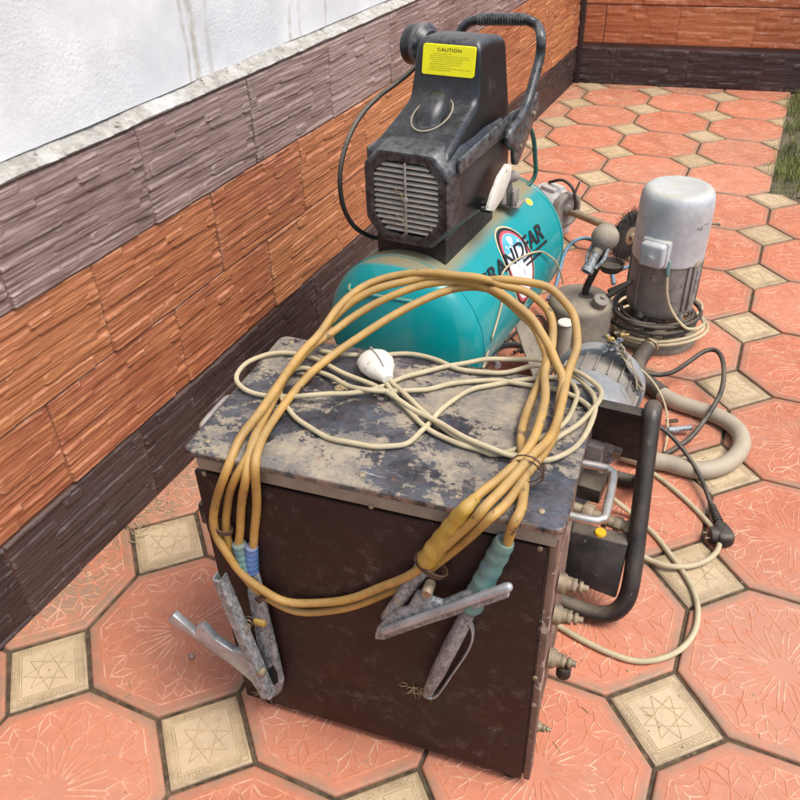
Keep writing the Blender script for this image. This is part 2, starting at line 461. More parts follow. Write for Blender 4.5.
# ---- moulded stone cladding tiles: real relief from a few moulds
TL, TH = .383, .1955
def make_mould(seed, nu=200, nv=150):
    q = np.random.default_rng(seed)
    u = np.linspace(0, TL, nu)[None, :].repeat(nv, 0); v = np.linspace(0, TH, nv)[:, None].repeat(nu, 1)
    def sm(nu_, nv_):       # smooth noise
        a = q.normal(size=(nv_+2, nu_+2)); fu = np.linspace(0, nu_, nu)[None, :].repeat(nv, 0); fv = np.linspace(0, nv_, nv)[:, None].repeat(nu, 1)
        iu = np.minimum(fu.astype(int), nu_); iv = np.minimum(fv.astype(int), nv_); du = fu-iu; dv = fv-iv
        du = du*du*(3-2*du); dv = dv*dv*(3-2*dv)
        return (a[iv, iu]*(1-du)+a[iv, iu+1]*du)*(1-dv)+(a[iv+1, iu]*(1-du)+a[iv+1, iu+1]*du)*dv
    vw = v+.0014*sm(3, 2)+.0003*sm(20, 8); uw = u+.003*sm(8, 10)
    H = .0005*sm(3, 46)+.0005*sm(6, 64)+.00025*sm(24, 72)+.0004*sm(4, 3)
    cuts = [-.004]
    while cuts[-1] < TH: cuts.append(cuts[-1]+q.uniform(.010, .034))
    for a, b_ in zip(cuts, cuts[1:]):
        x = -q.uniform(0, .06)
        while x < TL:
            Lx = q.uniform(.045, .19); hh = q.choice([0, .0014, .0026, .0038, -.0018], p=[.34, .20, .20, .11, .15])
            rad = min(.008, (b_-a)*.35); qx = np.abs(uw-x-Lx/2)-Lx/2+rad; qy = np.abs(vw-(a+b_)/2)-(b_-a)/2+rad
            sdf = np.hypot(np.maximum(qx, 0), np.maximum(qy, 0))+np.minimum(np.maximum(qx, qy), 0)-rad
            m = np.clip(-sdf/.0013, 0, 1)
            tl_ = q.uniform(-.07, .02)
            H += m*(hh+tl_*(vw-a)*.5+(.0008 if q.random() < .4 else 0))
            x += Lx
    ed = np.minimum(np.minimum(u, TL-u), np.minimum(v, TH-v))
    jn = np.clip(1-ed/.0024, 0, 1)
    H = H*(1-jn)-.0045*jn
    return H, jn
MOULDS = [make_mould(s) for s in (3, 8, 15, 21)]
def band(name, ys, z0, z1, phase, mats, parent, to_world, seed, dz, tcol=1.0):
    q = np.random.default_rng(seed); ys = np.array(ys); nz = max(4, int(round((z1-z0)/dz))); zs = np.linspace(z0, z1, nz+1)
    Y, Zg = np.meshgrid(ys, zs); ti = np.floor((Y-phase)/TL).astype(int); fu = (Y-phase)/TL-ti; fv = np.clip((Zg-z0)/TH, 0, .9999)
    tmin = ti.min(); nt_ = ti.max()-tmin+1; mo = q.integers(0, 4, nt_); fl = q.random(nt_) < .4; tn = q.random(nt_)**1.5; tof = q.normal(0, .0008, nt_)
    H = np.zeros_like(Y); J = np.zeros_like(Y); nu, nv = 200, 150
    for k in range(4):
        for flip in (False, True):
            msk = (mo[ti-tmin] == k) & (fl[ti-tmin] == flip)
            if not msk.any(): continue
            uu = (1-fu[msk]) if flip else fu[msk]; vv = (1-fv[msk]) if flip else fv[msk]
            a = uu*(nu-1); c = vv*(nv-1); ia = np.clip(a.astype(int), 0, nu-2); ic = np.clip(c.astype(int), 0, nv-2); da = a-ia; dc = c-ic
            for src, dst in zip(MOULDS[k], (H, J)):
                dst[msk] = (src[ic, ia]*(1-da)+src[ic, ia+1]*da)*(1-dc)+(src[ic+1, ia]*(1-da)+src[ic+1, ia+1]*da)*dc
    H = H+tof[ti-tmin]*(1-J)
    bl = H.copy()
    for _ in range(6):
        bl[1:-1, 1:-1] = (bl[:-2, 1:-1]+bl[2:, 1:-1]+bl[1:-1, :-2]+bl[1:-1, 2:]+bl[1:-1, 1:-1])/5
    ridge = np.clip((H-bl)/.0009, 0, 1)*(1-J)
    co = to_world(Y.ravel(), Zg.ravel(), H.ravel()).astype(np.float32)
    n1 = len(ys); idx = np.arange(n1*(nz+1)).reshape(nz+1, n1)
    F = np.stack([idx[:-1, :-1], idx[:-1, 1:], idx[1:, 1:], idx[1:, :-1]], -1).reshape(-1, 4)
    me = bpy.data.meshes.new(name); me.vertices.add(len(co)); me.loops.add(F.size); me.polygons.add(len(F))
    base = np.array(parent.location, np.float32); co = co-base
    me.vertices.foreach_set('co', co.ravel()); me.loops.foreach_set('vertex_index', F.ravel().astype(np.int32))
    me.polygons.foreach_set('loop_start', np.arange(0, F.size, 4, dtype=np.int32))
    me.polygons.foreach_set('use_smooth', np.ones(len(F), bool))
    me.update(calc_edges=True); me.validate()
    for nm, arr in (('tint', tn[ti-tmin]*tcol), ('ridge', ridge), ('joint', J)):
        me.attributes.new(nm, 'FLOAT', 'POINT').data.foreach_set('value', arr.ravel().astype(np.float32))
    me.materials.append(mats)
    o = bpy.data.objects.new(name, me); COL.objects.link(o); o.parent = parent; return o

wall = thing('tiled_wall', 'long house wall of white plaster above orange, mauve and dark stone look tiles', 'wall', (WX, 1.4, 0))
ysL = np.concatenate([np.arange(-1.5, -.1, .012), np.arange(-.1, 1.7, .0030), np.arange(1.7, 4.262, .005)])
tw = lambda y, z, h: np.stack([WX+.001+h, y, z], -1)
Z0, Z1, Z2, Z3, Z4 = -.004, .198, .3935, .589, .7925
band('tile_band', ysL, Z0, Z1, .083, M['slate_dark'], wall, tw, 1, .0019)['label'] = 'lowest tile band, dark brown'
band('tile_band', ysL, Z1, Z2, .265, M['slate_orange'], wall, tw, 2, .0019)['label'] = 'lower orange tile band'
band('tile_band', ysL, Z2, Z3, .073, M['slate_orange'], wall, tw, 3, .0019)['label'] = 'upper orange tile band'
band('tile_band', ysL, Z3, Z4, .268, M['slate_mauve'], wall, tw, 4, .0019)['label'] = 'topmost tile band, mauve grey'
# plaster above, standing a little behind the tile faces, and the rough mortar fillet on the tiles' top edge
b = MB(); b.box((WX-.135, 1.4, 1.45), (.20, 6.0, 2.9)); 
b.build('masonry', M['plaster'], wall)
b = MB(); ys = np.arange(-1.5, 4.265, .0085); prev = None
n1 = np.cumsum(rng.normal(0, .0006, len(ys))); n1 = n1-np.convolve(n1, np.ones(41)/41, 'same')
for k, y in enumerate(ys):
    j = rng.normal(0, .0010, 6); o = n1[k]
    prof = [(WX+.000+j[0]*.3, Z4-.003+.6*o*.5), (WX+.0035+j[1], Z4+.001+o*.7), (WX-.004+j[2], Z4+.007+o+j[3]), (WX-.016+j[3], Z4+.008+o*.6+j[4]), (WX-.027, Z4+.013+o+j[5]), (WX-.040, Z4+.022+o*.9)]
    row = [b.bm.verts.new((x, y, z)) for x, z in prof]
    if prev:
        for q in range(5): b.bm.faces.new([prev[q], row[q], row[q+1], prev[q+1]])
    prev = row
b.build('mortar_fillet', M['mortar'], wall, angle=60)
# a smear of old mortar hanging over the first mauve tile
b = MB()
for (py_, pz_, s) in ((.262, .772, .012), (.268, .755, .009), (.275, .742, .006), (.255, .782, .013)):
    b.ico((WX+.004, py_, pz_), s, (.35, .9, 1.1), 3, .12)
b.build('mortar_smear', M['mortar'], wall, angle=180)
# plaster skin as an uneven sheet
b = MB(); yy = np.arange(-1.5, 4.27, .045); zz = np.concatenate([np.arange(Z4+.02, 1.3, .03), np.arange(1.3, 2.95, .2)]); G_ = []
for y in yy:
    G_.append([b.bm.verts.new((WX-.030+.0035*math.sin(3.1*y+1.3*z)+.0025*math.sin(9*y-6*z)+.0015*math.sin(23*y+17*z), y, z)) for z in zz])
for i in range(len(yy)-1):
    for j in range(len(zz)-1): b.bm.faces.new([G_[i][j], G_[i+1][j], G_[i+1][j+1], G_[i][j+1]])
b.build('plaster', M['plaster'], wall, angle=180)

wall2 = thing('tiled_wall', 'end wall across the back of the patio in brick orange tiles over a dark tile base', 'wall', (.9, WB0+WBS*.9, 0))
xsB = np.arange(WX, 3.2, .006); dirv = np.array([1, WBS])/_bn; nrm = np.array([WBS, -1])/_bn
def tb(s, z, h):
    x = s; return np.stack([x*1.0+nrm[0]*(h+.002), WB0+WBS*x+nrm[1]*(h+.002), z], -1)
band('tile_band', xsB, -.004, .215, .10, M['slate_dark'], wall2, tb, 11, .005)['label'] = 'dark brown tile base'
band('tile_band', xsB, .215, .412, .02, M['slate_back'], wall2, tb, 12, .005)
band('tile_band', xsB, .412, .608, .21, M['slate_back'], wall2, tb, 13, .005)
band('tile_band', xsB, .608, .805, .02, M['slate_mauve'], wall2, tb, 14, .008)
b = MB(); ang = math.atan2(WBS, 1); ax = (Vector((math.cos(ang), math.sin(ang), 0)), Vector((-math.sin(ang), math.cos(ang), 0)), Vector((0, 0, 1)))
b.box((1.54, WB0+WBS*1.54+.13, 1.0), (3.36, .24, 2.0), ax); b.build('masonry', M['plaster'], wall2)
# dark narrow corner strip on the end wall
b = MB(); b.box((WX+.018, WB0+WBS*(WX+.018)-.012, .40), (.032, .018, .80), ax, .003); b.build('corner_strip', M['slate_dark'], wall2)

# ---- grass tufts on the soil
gm = NG('grass_blade'); gm.out(gm.mix(gm.ramp(gm.noise(6, 4), .35, .65), lin('#4a5a24'), lin('#7c8440')), .7); M['grass'] = gm.m
b = MB()
def blade(x, y, z, h, lean, az, wd):
    dx, dy = math.cos(az)*lean, math.sin(az)*lean; px_, py_ = -math.sin(az)*wd, math.cos(az)*wd
    a = b.bm.verts.new((x-px_, y-py_, z)); c = b.bm.verts.new((x+px_, y+py_, z))
    d = b.bm.verts.new((x+dx*.4+px_*.7, y+dy*.4+py_*.7, z+h*.6)); e = b.bm.verts.new((x+dx*.4-px_*.7, y+dy*.4-py_*.7, z+h*.6)); f = b.bm.verts.new((x+dx, y+dy, z+h))
    b.bm.faces.new([a, c, d, e]); b.bm.faces.new([e, d, f])
for _ in range(150):
    cx, cy = SX+.02+abs(random.gauss(.0, .28)), random.uniform(SY+.02, 4.3)
    for _ in range(random.randint(6, 45)):
        blade(cx+random.gauss(0, .03), cy+random.gauss(0, .03), -.02, random.uniform(.02, .085), random.uniform(.005, .05), random.uniform(0, 6.3), .0014)
tag(b.build('grass', M['grass'], angle=180), 'patchy short grass and weeds on the bare soil strip by the end wall', 'grass', kind='stuff')

# ================================================================== OBJECT MATERIALS
def lid_mat():
    g = NG('flaked_black_paint')
    zone = g.ramp(g.noise(5.5, 5, .62, off=12, dist=.6), .34, .66)
    fl = g.noise(34, 12, .78, off=3, stretch=(.8, 1.3, 1)); fn = g.noise(120, 8, .75, off=13)
    up = g.upz(.5, .95)
    thr = g.math('ADD', g.math('ADD', g.math('MULTIPLY', fl, .72), g.math('MULTIPLY', fn, .28)), g.math('MULTIPLY', g.math('SUBTRACT', zone, .5), .26))
    worn = g.ramp(thr, .522, .550)                       # sharp edged: dusty worn paint against whole black paint
    black = g.mix(g.ramp(fn, .4, .7), lin('#101116'), lin('#24262d'))
    haze = g.math('MULTIPLY', g.math('MULTIPLY', g.ramp(g.noise(16, 7, .7, off=5), .35, .7), .34), up)
    black = g.mix(haze, black, lin('#7c7f88'))
    pale = g.mix(g.ramp(g.noise(22, 8, .75, off=25), .38, .64), lin('#68645e'), lin('#998c76'))
    pale = g.mix(g.ramp(fn, .55, .7, 0, .6), pale, lin('#5a5650'))
    col = g.mix(g.math('MULTIPLY', worn, g.math('ADD', g.math('MULTIPLY', up, .72), .2)), black, pale)
    sc = g.math('MULTIPLY', g.ramp(g.noise(140, 6, .7, off=6, stretch=(.1, 1, 1)), .60, .67), g.ramp(g.noise(8, 4, .6, off=41), .45, .6))
    col = g.mix(g.math('MULTIPLY', sc, .55), col, lin('#b3ac9a'))
    col = g.mix(g.ramp(g.noise(30, 9, .8, off=46), .63, .67, 0, .8), col, lin('#6e4a35'))
    pt = g.n('ShaderNodeNewGeometry').outputs['Pointiness']; ew = g.math('MULTIPLY', g.ramp(pt, .52, .58), g.ramp(g.noise(50, 7, .75, off=71), .42, .58))
    col = g.mix(g.math('MULTIPLY', ew, .8), col, lin('#8a6a55'))
    g.bump(g.math('ADD', g.math('MULTIPLY', worn, -.5), g.noise(200, 5, .7, off=8)), .0016, .55)
    return g.out(col, g.ramp(worn, 0, 1, .38, .88))
M['lid'] = lid_mat()
def panel_mat():
    g = NG('maroon_board'); a = g.noise(8, 7, .7); f = g.noise(38, 10, .8, off=3)
    col = g.mix(g.ramp(a, .35, .7), lin('#1d0f0c'), lin('#301811'))
    sc = g.math('MULTIPLY', g.ramp(f, .48, .68), g.ramp(g.noise(7, 6, .75, off=8), .42, .62))
    col = g.mix(g.math('MULTIPLY', sc, .36), col, lin('#7d6c60'))
    col = g.mix(g.ramp(g.noise(240, 4, .6, off=5), .70, .74, 0, .5), col, lin('#b0a08c'))
    col = g.mix(g.ramp(g.noise(12, 8, .75, off=15), .70, .74, 0, .5), col, lin('#7d4a30'))
    g.bump(g.noise(140, 6, .7, off=2), .0012, .5)
    return g.out(col, g.ramp(a, .3, .7, .45, .68), spec=.35)
M['panel'] = panel_mat()
M['strip'] = pmat('dusty_cream_strip', '#8e8371', .85, var=.15, scale=30, dust=.5, chips='#4b3d31', chip_amt=.62, bump=.001)
M['side'] = pmat('worn_brown_side', '#6d5446', .75, var=.25, scale=18, chips='#a9988a', chip_amt=.56, bump=.001)
M['blacksteel'] = pmat('black_enamel', '#141518', .40, var=.35, scale=30, dust=.32, chips='#6a6d74', chip_amt=.635, bump=.0004)
M['chrome'] = pmat('dull_chrome', '#b4b0a8', .28, 1.0, var=.12, scale=40, dust=.35, dlo=-.2, chips='#7e6a55', chip_amt=.64)
M['bolt'] = pmat('dirty_brass_bolt', '#8d8069', .5, .7, var=.25, scale=60, dust=.45, dlo=-.4, bump=.0008)
M['yellowcable'] = pmat('yellow_rubber', '#a8813f', .5, var=.24, scale=18, dust=.45, dlo=-.2, dcol=lin('#9c8966'), chips='#54422a', chip_amt=.605, bump=.0008, bscale=70)
M['creamcable'] = pmat('cream_rubber', '#b3a685', .55, var=.16, scale=20, dust=.35, dlo=-.2, dcol=lin('#8d7c5c'), chips='#6b5f48', chip_amt=.70)
def alu_mat():
    g = NG('dirty_aluminium'); a = g.noise(85, 9, .8, stretch=(1, 1, .6)); b_ = g.noise(150, 6, .7, off=4)
    col = g.mix(g.ramp(a, .38, .62), lin('#5f6568'), lin('#a6aaaa')); col = g.mix(g.ramp(b_, .55, .68, 0, .7), col, lin('#33383a'))
    col = g.mix(g.ramp(g.noise(30, 7, .75, off=9), .56, .66, 0, .7), col, lin('#a2947c'))
    col = g.mix(g.ramp(g.noise(75, 8, .78, off=19, stretch=(.5, 1, .5)), .58, .68, 0, .75), col, lin('#c4c8c8')); g.bump(g.noise(120, 7, .75, off=2), .0026, .7)
    return g.out(col, g.ramp(a, .3, .7, .28, .6), .35)
M['alu'] = alu_mat()
M['brightalu'] = pmat('bright_steel', '#a0a5a7', .3, .5, var=.2, scale=30, dust=.25, chips='#5a5c5c', chip_amt=.64, bump=.0006)
M['tealtape'] = pmat('teal_tape', '#4f7b76', .55, var=.3, scale=40, dust=.4, dlo=-.5, bump=.001, chips='#35649a', chip_amt=.58)
M['bluetape'] = pmat('blue_tape', '#3f6fa8', .5, var=.25, scale=40, dust=.4, dlo=-.5, bump=.001)
M['yellowtape'] = pmat('yellow_tape', '#a9862c', .55, var=.2, scale=40, dust=.35, dlo=-.5, chips='#5d4c2a', chip_amt=.62, bump=.001)
M['wire'] = pmat('rusty_wire', '#5b4436', .7, .5, var=.3, scale=50)
M['whiteplastic'] = pmat('grubby_white_plastic', '#cfcabd', .5, var=.08, scale=50, dust=.2, chips='#77705f', chip_amt=.62, bump=.0008)
M['teal'] = pmat('teal_paint', '#00888a', .20, var=.05, scale=5, dust=.92, dlo=.79, dhi=.90, dcol=lin('#8c7650'), dscale=11, fine=.08, floor=.75, chips='#8f8464', chip_amt=.73)
def black_plastic():
    g = NG('dusty_black_plastic'); a = g.noise(7, 6, .65); b_ = g.noise(42, 9, .75, off=3)
    col = g.mix(g.ramp(a, .35, .7), lin('#0f1013'), lin('#191b1f'))
    df = g.math('MULTIPLY', g.upz(-.1, 1.1), g.ramp(b_, .42, .78, .03, .6))
    sm = g.math('MULTIPLY', g.ramp(g.noise(9, 8, .78, off=19), .56, .72), .34)
    df = g.math('MAXIMUM', df, sm)
    col = g.mix(g.math('MULTIPLY', df, .75), col, lin('#6f6f70'))
    col = g.mix(g.ramp(g.noise(24, 9, .78, off=44), .68, .72, 0, .6), col, lin('#a9a294'))
    pt = g.n('ShaderNodeNewGeometry').outputs['Pointiness']; ew = g.math('MULTIPLY', g.ramp(pt, .515, .57), g.ramp(g.noise(60, 7, .75, off=71), .35, .6))
    col = g.mix(g.math('MULTIPLY', ew, .4), col, lin('#8d8d8c'))
    g.bump(g.noise(420, 4, .6, off=2), .0008, .5)
    return g.out(col, g.ramp(df, 0, .6, .30, .75))
M['blackplastic'] = black_plastic()
M['rubber'] = pmat('black_rubber', '#191919', .5, var=.25, scale=40, dust=.3, dlo=-.1)
M['slat'] = pmat('dusty_slats', '#8f8a80', .7, var=.25, scale=60, dust=.7, dlo=-.6, dcol=lin('#bbb3a2'))
M['dark'] = pmat('dark_void', '#0c0c0d', .8)
M['labelyellow'] = pmat('label_yellow', '#efe800', .4, var=.04, scale=30)
M['ink'] = pmat('label_ink', '#20200c', .5)
M['finetext'] = pmat('label_fine_print', '#8f8b10', .5)
M['white'] = pmat('decal_white', '#d5dbe2', .35, var=.06, scale=30, chips='#8fb9c2', chip_amt=.64)
M['red'] = pmat('decal_red', '#c04a55', .4)
M['decalblack'] = pmat('decal_black', '#1a1718', .4)
M['decalcream'] = pmat('decal_edge', '#c0b48e', .5, chips='#8d7d5b', chip_amt=.6)
M['decalteal'] = pmat('decal_teal', '#4f9fb0', .35, var=.2, scale=60)
M['decalgrey'] = pmat('decal_grey', '#7f8f9c', .4)
M['greypaint'] = pmat('silver_grey_paint', '#adb0b1', .42, .1, var=.2, scale=12, dust=.7, dlo=.35, dhi=1.0, dcol=lin('#aaa48f'), chips='#5f5a50', chip_amt=.63, bump=.0006)
M['dirtycast'] = pmat('dirty_cast_metal', '#7f7a72', .8, .1, var=.25, scale=18, dust=.6, dlo=-.4, dcol=lin('#9a9082'), chips='#3f3a32', chip_amt=.60, bump=.0016)
M['dustygrey'] = pmat('dusty_grey_steel', '#7a7468', .85, 0, var=.28, scale=14, dust=.85, dlo=-.1, dcol=lin('#a59780'), bump=.0014, chips='#433e36', chip_amt=.61)
M['greyplastic'] = pmat('grey_band', '#84898d', .5, .2, var=.12, scale=15, dust=.4)
M['hose'] = pmat('beige_hose', '#9c917c', .6, var=.12, scale=16, dust=.35, dlo=-.2)
M['bluehose'] = pmat('blue_hose', '#3f7f9a', .45, var=.15, scale=30, dust=.3)
M['greenhose'] = pmat('green_hose', '#1d5a50', .45, var=.15, scale=30, dust=.2)
M['brush'] = pmat('black_bristle', '#161412', .8, var=.3, scale=80, dust=.2)
M['mattblack'] = pmat('matt_black', '#0d0d0f', .75, var=.3, scale=20, dust=.15)
M['grit'] = pmat('grit', '#a3947c', .9, var=.3, scale=90)
M['brass'] = pmat('brass', '#a38a4c', .4, .8, var=.25, scale=60, dust=.3, dlo=-.5)
M['yellowknob'] = pmat('yellow_knob', '#d9a51c', .45, var=.08, scale=40)
M['straw'] = pmat('straw', '#a8946a', .8, var=.25, scale=60)
M['stone'] = pmat('pebble', '#8f7f70', .85, var=.2, scale=80)
M['yellowcore'] = pmat('yellow_sticker', '#e0b020', .4)

# ================================================================== WELDING TRANSFORMER
YW = .0933
bn = Vector((math.cos(YW), math.sin(YW), 0)); bv = Vector((-math.sin(YW), math.cos(YW), 0)); bz = Vector((0, 0, 1))
BO = Vector((.3859, .0973, 0)); BW, BD, BH = .4848, .2772, .5805
BAX = (bn, bv, bz)
def B(u, v, z): return BO+bn*u+bv*v+bz*z
def FP(px, py, off=0.): return plane_pt(px, py, BO-bv*off, bv)      # on the box's front face, off metres in front of it
wt = thing('welding_transformer', 'homemade maroon welding transformer box with a worn black lid and side handles', 'welder', B(BW/2, BD/2, 0))
b = MB(); b.box(B(BW/2, BD/2, .296), (BW-.008, BD-.004, .548), BAX, .002); b.build('body', M['side'], wt)
b = MB(); b.box(B(.2335, -.003, .279), (.484, .007, .516), BAX, .0018); 
b.build('front_panel', M['panel'], wt)
b = MB(); b.box(B(.2335, -.0051, .078), (.481, .0034, .112), BAX, .0004); b.build('skirting_board', M['panel'], wt)
b = MB(); b.box(B(BW/2, -.0015, .556), (BW+.004, .008, .030), BAX, .002); b.build('top_rail', M['strip'], wt)
b = MB(); b.box(B(BW-.001, .010, .288), (.010, .030, .535), BAX, .0015); b.build('corner_angle', M['side'], wt)
# lid with rounded corners
def rrect(u0, u1, v0, v1, r, z, n=5):
    o = []
    for cx, cy, a0 in ((u1-r, v0+r, -90), (u1-r, v1-r, 0), (u0+r, v1-r, 90), (u0+r, v0+r, 180)):
        for k in range(n+1):
            a = R(a0+90*k/n); o.append(B(cx+r*math.cos(a), cy+r*math.sin(a), z))
    return o
b = MB(); L_ = (-.014, BW+.010, -.016, BD+.012)
rings = [rrect(L_[0]+i, L_[1]-i, L_[2]+i, L_[3]-i, .012, z) for i, z in ((.003, .5705), (.0, .572), (0, .577), (.001, .5792), (.0035, BH))]
b.loft(rings); lid = b.build('lid', M['lid'], wt, angle=50)
def rivet(p, nrm_, r, mat, parent, h=.5):
    b = MB(); b.lathe(p, nrm_, [(r, -.001), (r, .0004), (r*.93, r*h*.5), (r*.6, r*h*.9), (r*.12, r*h)], 14); return b.build('rivet', mat, parent, angle=60)
for (u, v) in ((.012, .010), (.235, .008), (BW-.022, .010), (BW-.020, BD-.012), (.012, BD-.006), (.25, BD-.008)):
    rivet(B(u, v, BH), bz, .0048, M['bolt'], lid)
for (px, py) in ((204, 474), (540, 549), (535, 678), (371, 507)):
    p = FP(px, py, .0065); rivet(p, -bv, .0038, M['bolt'], wt)
# feet
for (u, v) in ((.455, .018), (.03, .018), (.455, .255), (.03, .255)):
    b = MB(); b.lathe(B(u, v, 0), bz, [(.014, 0), (.018, .004), (.018, .017), (.014, .023)], 16); b.build('foot', M['dark'], wt)
# chrome bar handles at both sides
def bar_handle(pts, r):
    b = MB(); b.tube(smooth_path(pts, 6), r, 12)
    return b
def uhandle(u0, u1, v0, v1, z):
    s = 1 if u1 > u0 else -1; q = .016
    return [B(u0, v0, z), B(u1-s*q, v0, z), B(u1-s*q*.3, v0+q*.3, z), B(u1, v0+q, z), B(u1, v1-q, z), B(u1-s*q*.3, v1-q*.3, z), B(u1-s*q, v1, z), B(u0, v1, z)]
b = bar_handle(uhandle(BW-.004, BW+.050, .045, .148, .550), .0058); hd = b.build('handle', M['chrome'], wt)
for v in (.045, .148):
    b = MB(); b.lathe(B(BW, v, .550), bn, [(.0105, -.002), (.0105, .004), (.008, .006)], 14); b.build('flange', M['bolt'], hd)
b = bar_handle(uhandle(.004, -.040, .065, .150, .548), .0058); hd = b.build('handle', M['chrome'], wt)
for v in (.065, .150):
    b = MB(); b.lathe(B(0, v, .548), -bn, [(.0105, -.002), (.0105, .004), (.008, .006)], 14); b.build('flange', M['bolt'], hd)
# catch on the left side
b = MB(); b.box(B(-.014, .030, .436), (.030, .045, .040), BAX, .004); b.box(B(-.022, .030, .405), (.012, .030, .030), BAX, .003); b.build('catch', M['blacksteel'], wt)
b = MB(); b.box(B(-.010, .02, .225), (.022, .03, .035), BAX, .004); b.build('catch', M['side'], wt)
# output terminals along the right side
def hexpr(b, o, ax, r, h):
    n = ax.orthogonal().normalized(); m = ax.cross(n)
    b.prism([o+n*(r*math.cos(R(60*k)))+m*(r*math.sin(R(60*k))) for k in range(6)], ax*h, .0008, 1)
for (v, z, k) in ((.14, .322, 1.), (.13, .262, 1.), (.14, .142, 1.), (.05, .085, .55)):
    o = B(BW, v, z); b = MB()
    b.lathe(o, bn, [(.017*k, -.002), (.0165*k, .006*k), (.012*k, .011*k), (.012*k, .017*k)], 18)
    b.tube([o, o+bn*.042*k], .0055*k, 12); hexpr(b, o+bn*.017*k, bn, .0115*k, .008*k); hexpr(b, o+bn*.028*k, bn, .0095*k, .006*k)
    t = b.build('terminal', M['bolt'], wt)
    if abs(z-.142) < .001:
        b = MB(); c = o+bn*.024-bz*.021
        b.lathe(c+bz*.010, -bz, [(.0105, 0), (.012, .002), (.012, .022), (.0105, .024)], 16); b.tube(smooth_path([o+bn*.024+bv*.008, o+bn*.024+bv*.008-bz*.012, c+bz*.008+bv*.006], 4), .0022, 8)
        b.build('lug', M['rubber'], t)

# ================================================================== YELLOW WELDING CABLES AND CLAMPS
def LZ(px, py, h): return U(px, py, BH+h)
wc = thing('welding_cable', 'coil of thick yellow welding cable draped over the box lid with four metal clamps', 'cable', B(.24, .1, BH))
cr = .0061
def PL(L):      # list of (px, py, where, offset): 'z' = height over the lid, 'f' = metres in front of the box face
    return [LZ(a, b_, o) if w_ == 'z' else FP(a, b_, o) for a, b_, w_, o in L]
A_left = [(213.5, 520, 'f', .022), (217, 500, 'f', .022), (226, 472, 'f', .026), (238, 440, 'z', .012), (259, 413, 'z', .026), (281, 383, 'z', .03), (303, 351, 'z', .034), (320, 333, 'z', .042), (338, 307, 'z', .06), (365, 286, 'z', .078), (394, 275.5, 'z', .09), (428, 273, 'z', .1), (455, 274.5, 'z', .105), (477, 277, 'z', .107)]
B_left = [(239, 547, 'f', .016), (240, 530, 'f', .014), (242, 500, 'f', .016), (246, 474, 'f', .026), (254, 441, 'z', .01), (268, 410, 'z', .012), (290, 368, 'z', .016), (309, 345, 'z', .022), (327, 327, 'z', .036), (343, 308, 'z', .056), (372, 291, 'z', .076), (410, 280, 'z', .088), (437, 276.5, 'z', .094), (480, 280.5, 'z', .1)]
C_left = [(225.5, 520, 'f', .012), (229, 497, 'f', .014), (240, 472, 'f', .020), (252, 445, 'z', .010), (267, 401, 'z', .014), (287, 374, 'z', .02), (311, 347, 'z', .026), (330, 334, 'z', .034), (354, 316, 'z', .048), (387, 297.5, 'z', .068), (421, 285.5, 'z', .082), (455, 282, 'z', .09), (480, 284.5, 'z', .092)]
D_left = [(252, 549, 'f', .015), (254.5, 530, 'f', .012), (257, 500, 'f', .014), (256, 466, 'f', .022), (260, 440, 'z', .009), (275, 418, 'z', .010), (298, 387, 'z', .012), (325, 361, 'z', .016), (365, 333, 'z', .04), (410, 306, 'z', .064), (446, 290.5, 'z', .078), (480, 287, 'z', .084)]
r4 = [(502, 279.5, 'z', .108), (529, 281, 'z', .106), (548, 288, 'z', .1), (564, 301, 'z', .09), (573, 314, 'z', .078), (577.5, 330, 'z', .064), (576, 347, 'z', .05), (570, 367, 'z', .036), (566, 384, 'z', .028), (560, 415, 'z', .024), (547, 440, 'z', .026), (530, 458, 'z', .028), (506, 485, 'z', .024), (485, 508, 'z', .018), (470, 522, 'f', .026), (434, 557, 'f', .030), (407, 577, 'f', .024), (380, 588, 'f', .018), (345, 599, 'f', .014), (310, 604, 'f', .014), (285, 601, 'f', .018), (262, 590, 'f', .026), (243, 575, 'f', .030), (228, 556, 'f', .030), (217, 538, 'f', .026)]
r3 = [(498, 292, 'z', .096), (514, 303, 'z', .09), (529, 316, 'z', .082), (540, 328, 'z', .072), (548, 345, 'z', .058), (556, 362, 'z', .044), (562, 378, 'z', .032), (561, 395, 'z', .022), (556, 425, 'z', .012), (545, 452, 'z', .012), (524, 479, 'z', .012), (502, 507, 'z', .012), (488, 521, 'f', .028), (455, 549, 'f', .016), (425, 573, 'f', .012), (400, 588, 'f', .010), (380, 597, 'f', .010), (345, 608, 'f', .010), (312, 612, 'f', .010), (288, 608, 'f', .012), (268, 599, 'f', .018), (250, 583, 'f', .024), (238, 565, 'f', .022), (229, 545, 'f', .014)]
r2 = [(502, 285.5, 'z', .1), (525, 291.5, 'z', .094), (540, 301, 'z', .086), (549, 313, 'z', .076), (553, 330, 'z', .062), (553, 346, 'z', .05), (548, 362, 'z', .04), (543, 378, 'z', .032), (545, 400, 'z', .03), (540, 425, 'z', .03), (529, 447, 'z', .028), (512, 467, 'z', .022), (490, 486, 'z', .014), (474, 500, 'z', .012), (458, 517, 'f', .022), (450, 527, 'f', .020)]
r1 = [(507, 301, 'z', .082), (525, 317, 'z', .074), (535, 329, 'z', .066), (543, 345, 'z', .054), (547, 360, 'z', .04), (540, 382, 'z', .024), (528, 405, 'z', .012), (522, 435, 'z', .009), (523, 460, 'z', .009), (525, 485, 'z', .009), (522, 505, 'z', .012), (516, 521, 'f', .026), (507, 541, 'f', .02), (501, 552, 'f', .018)]
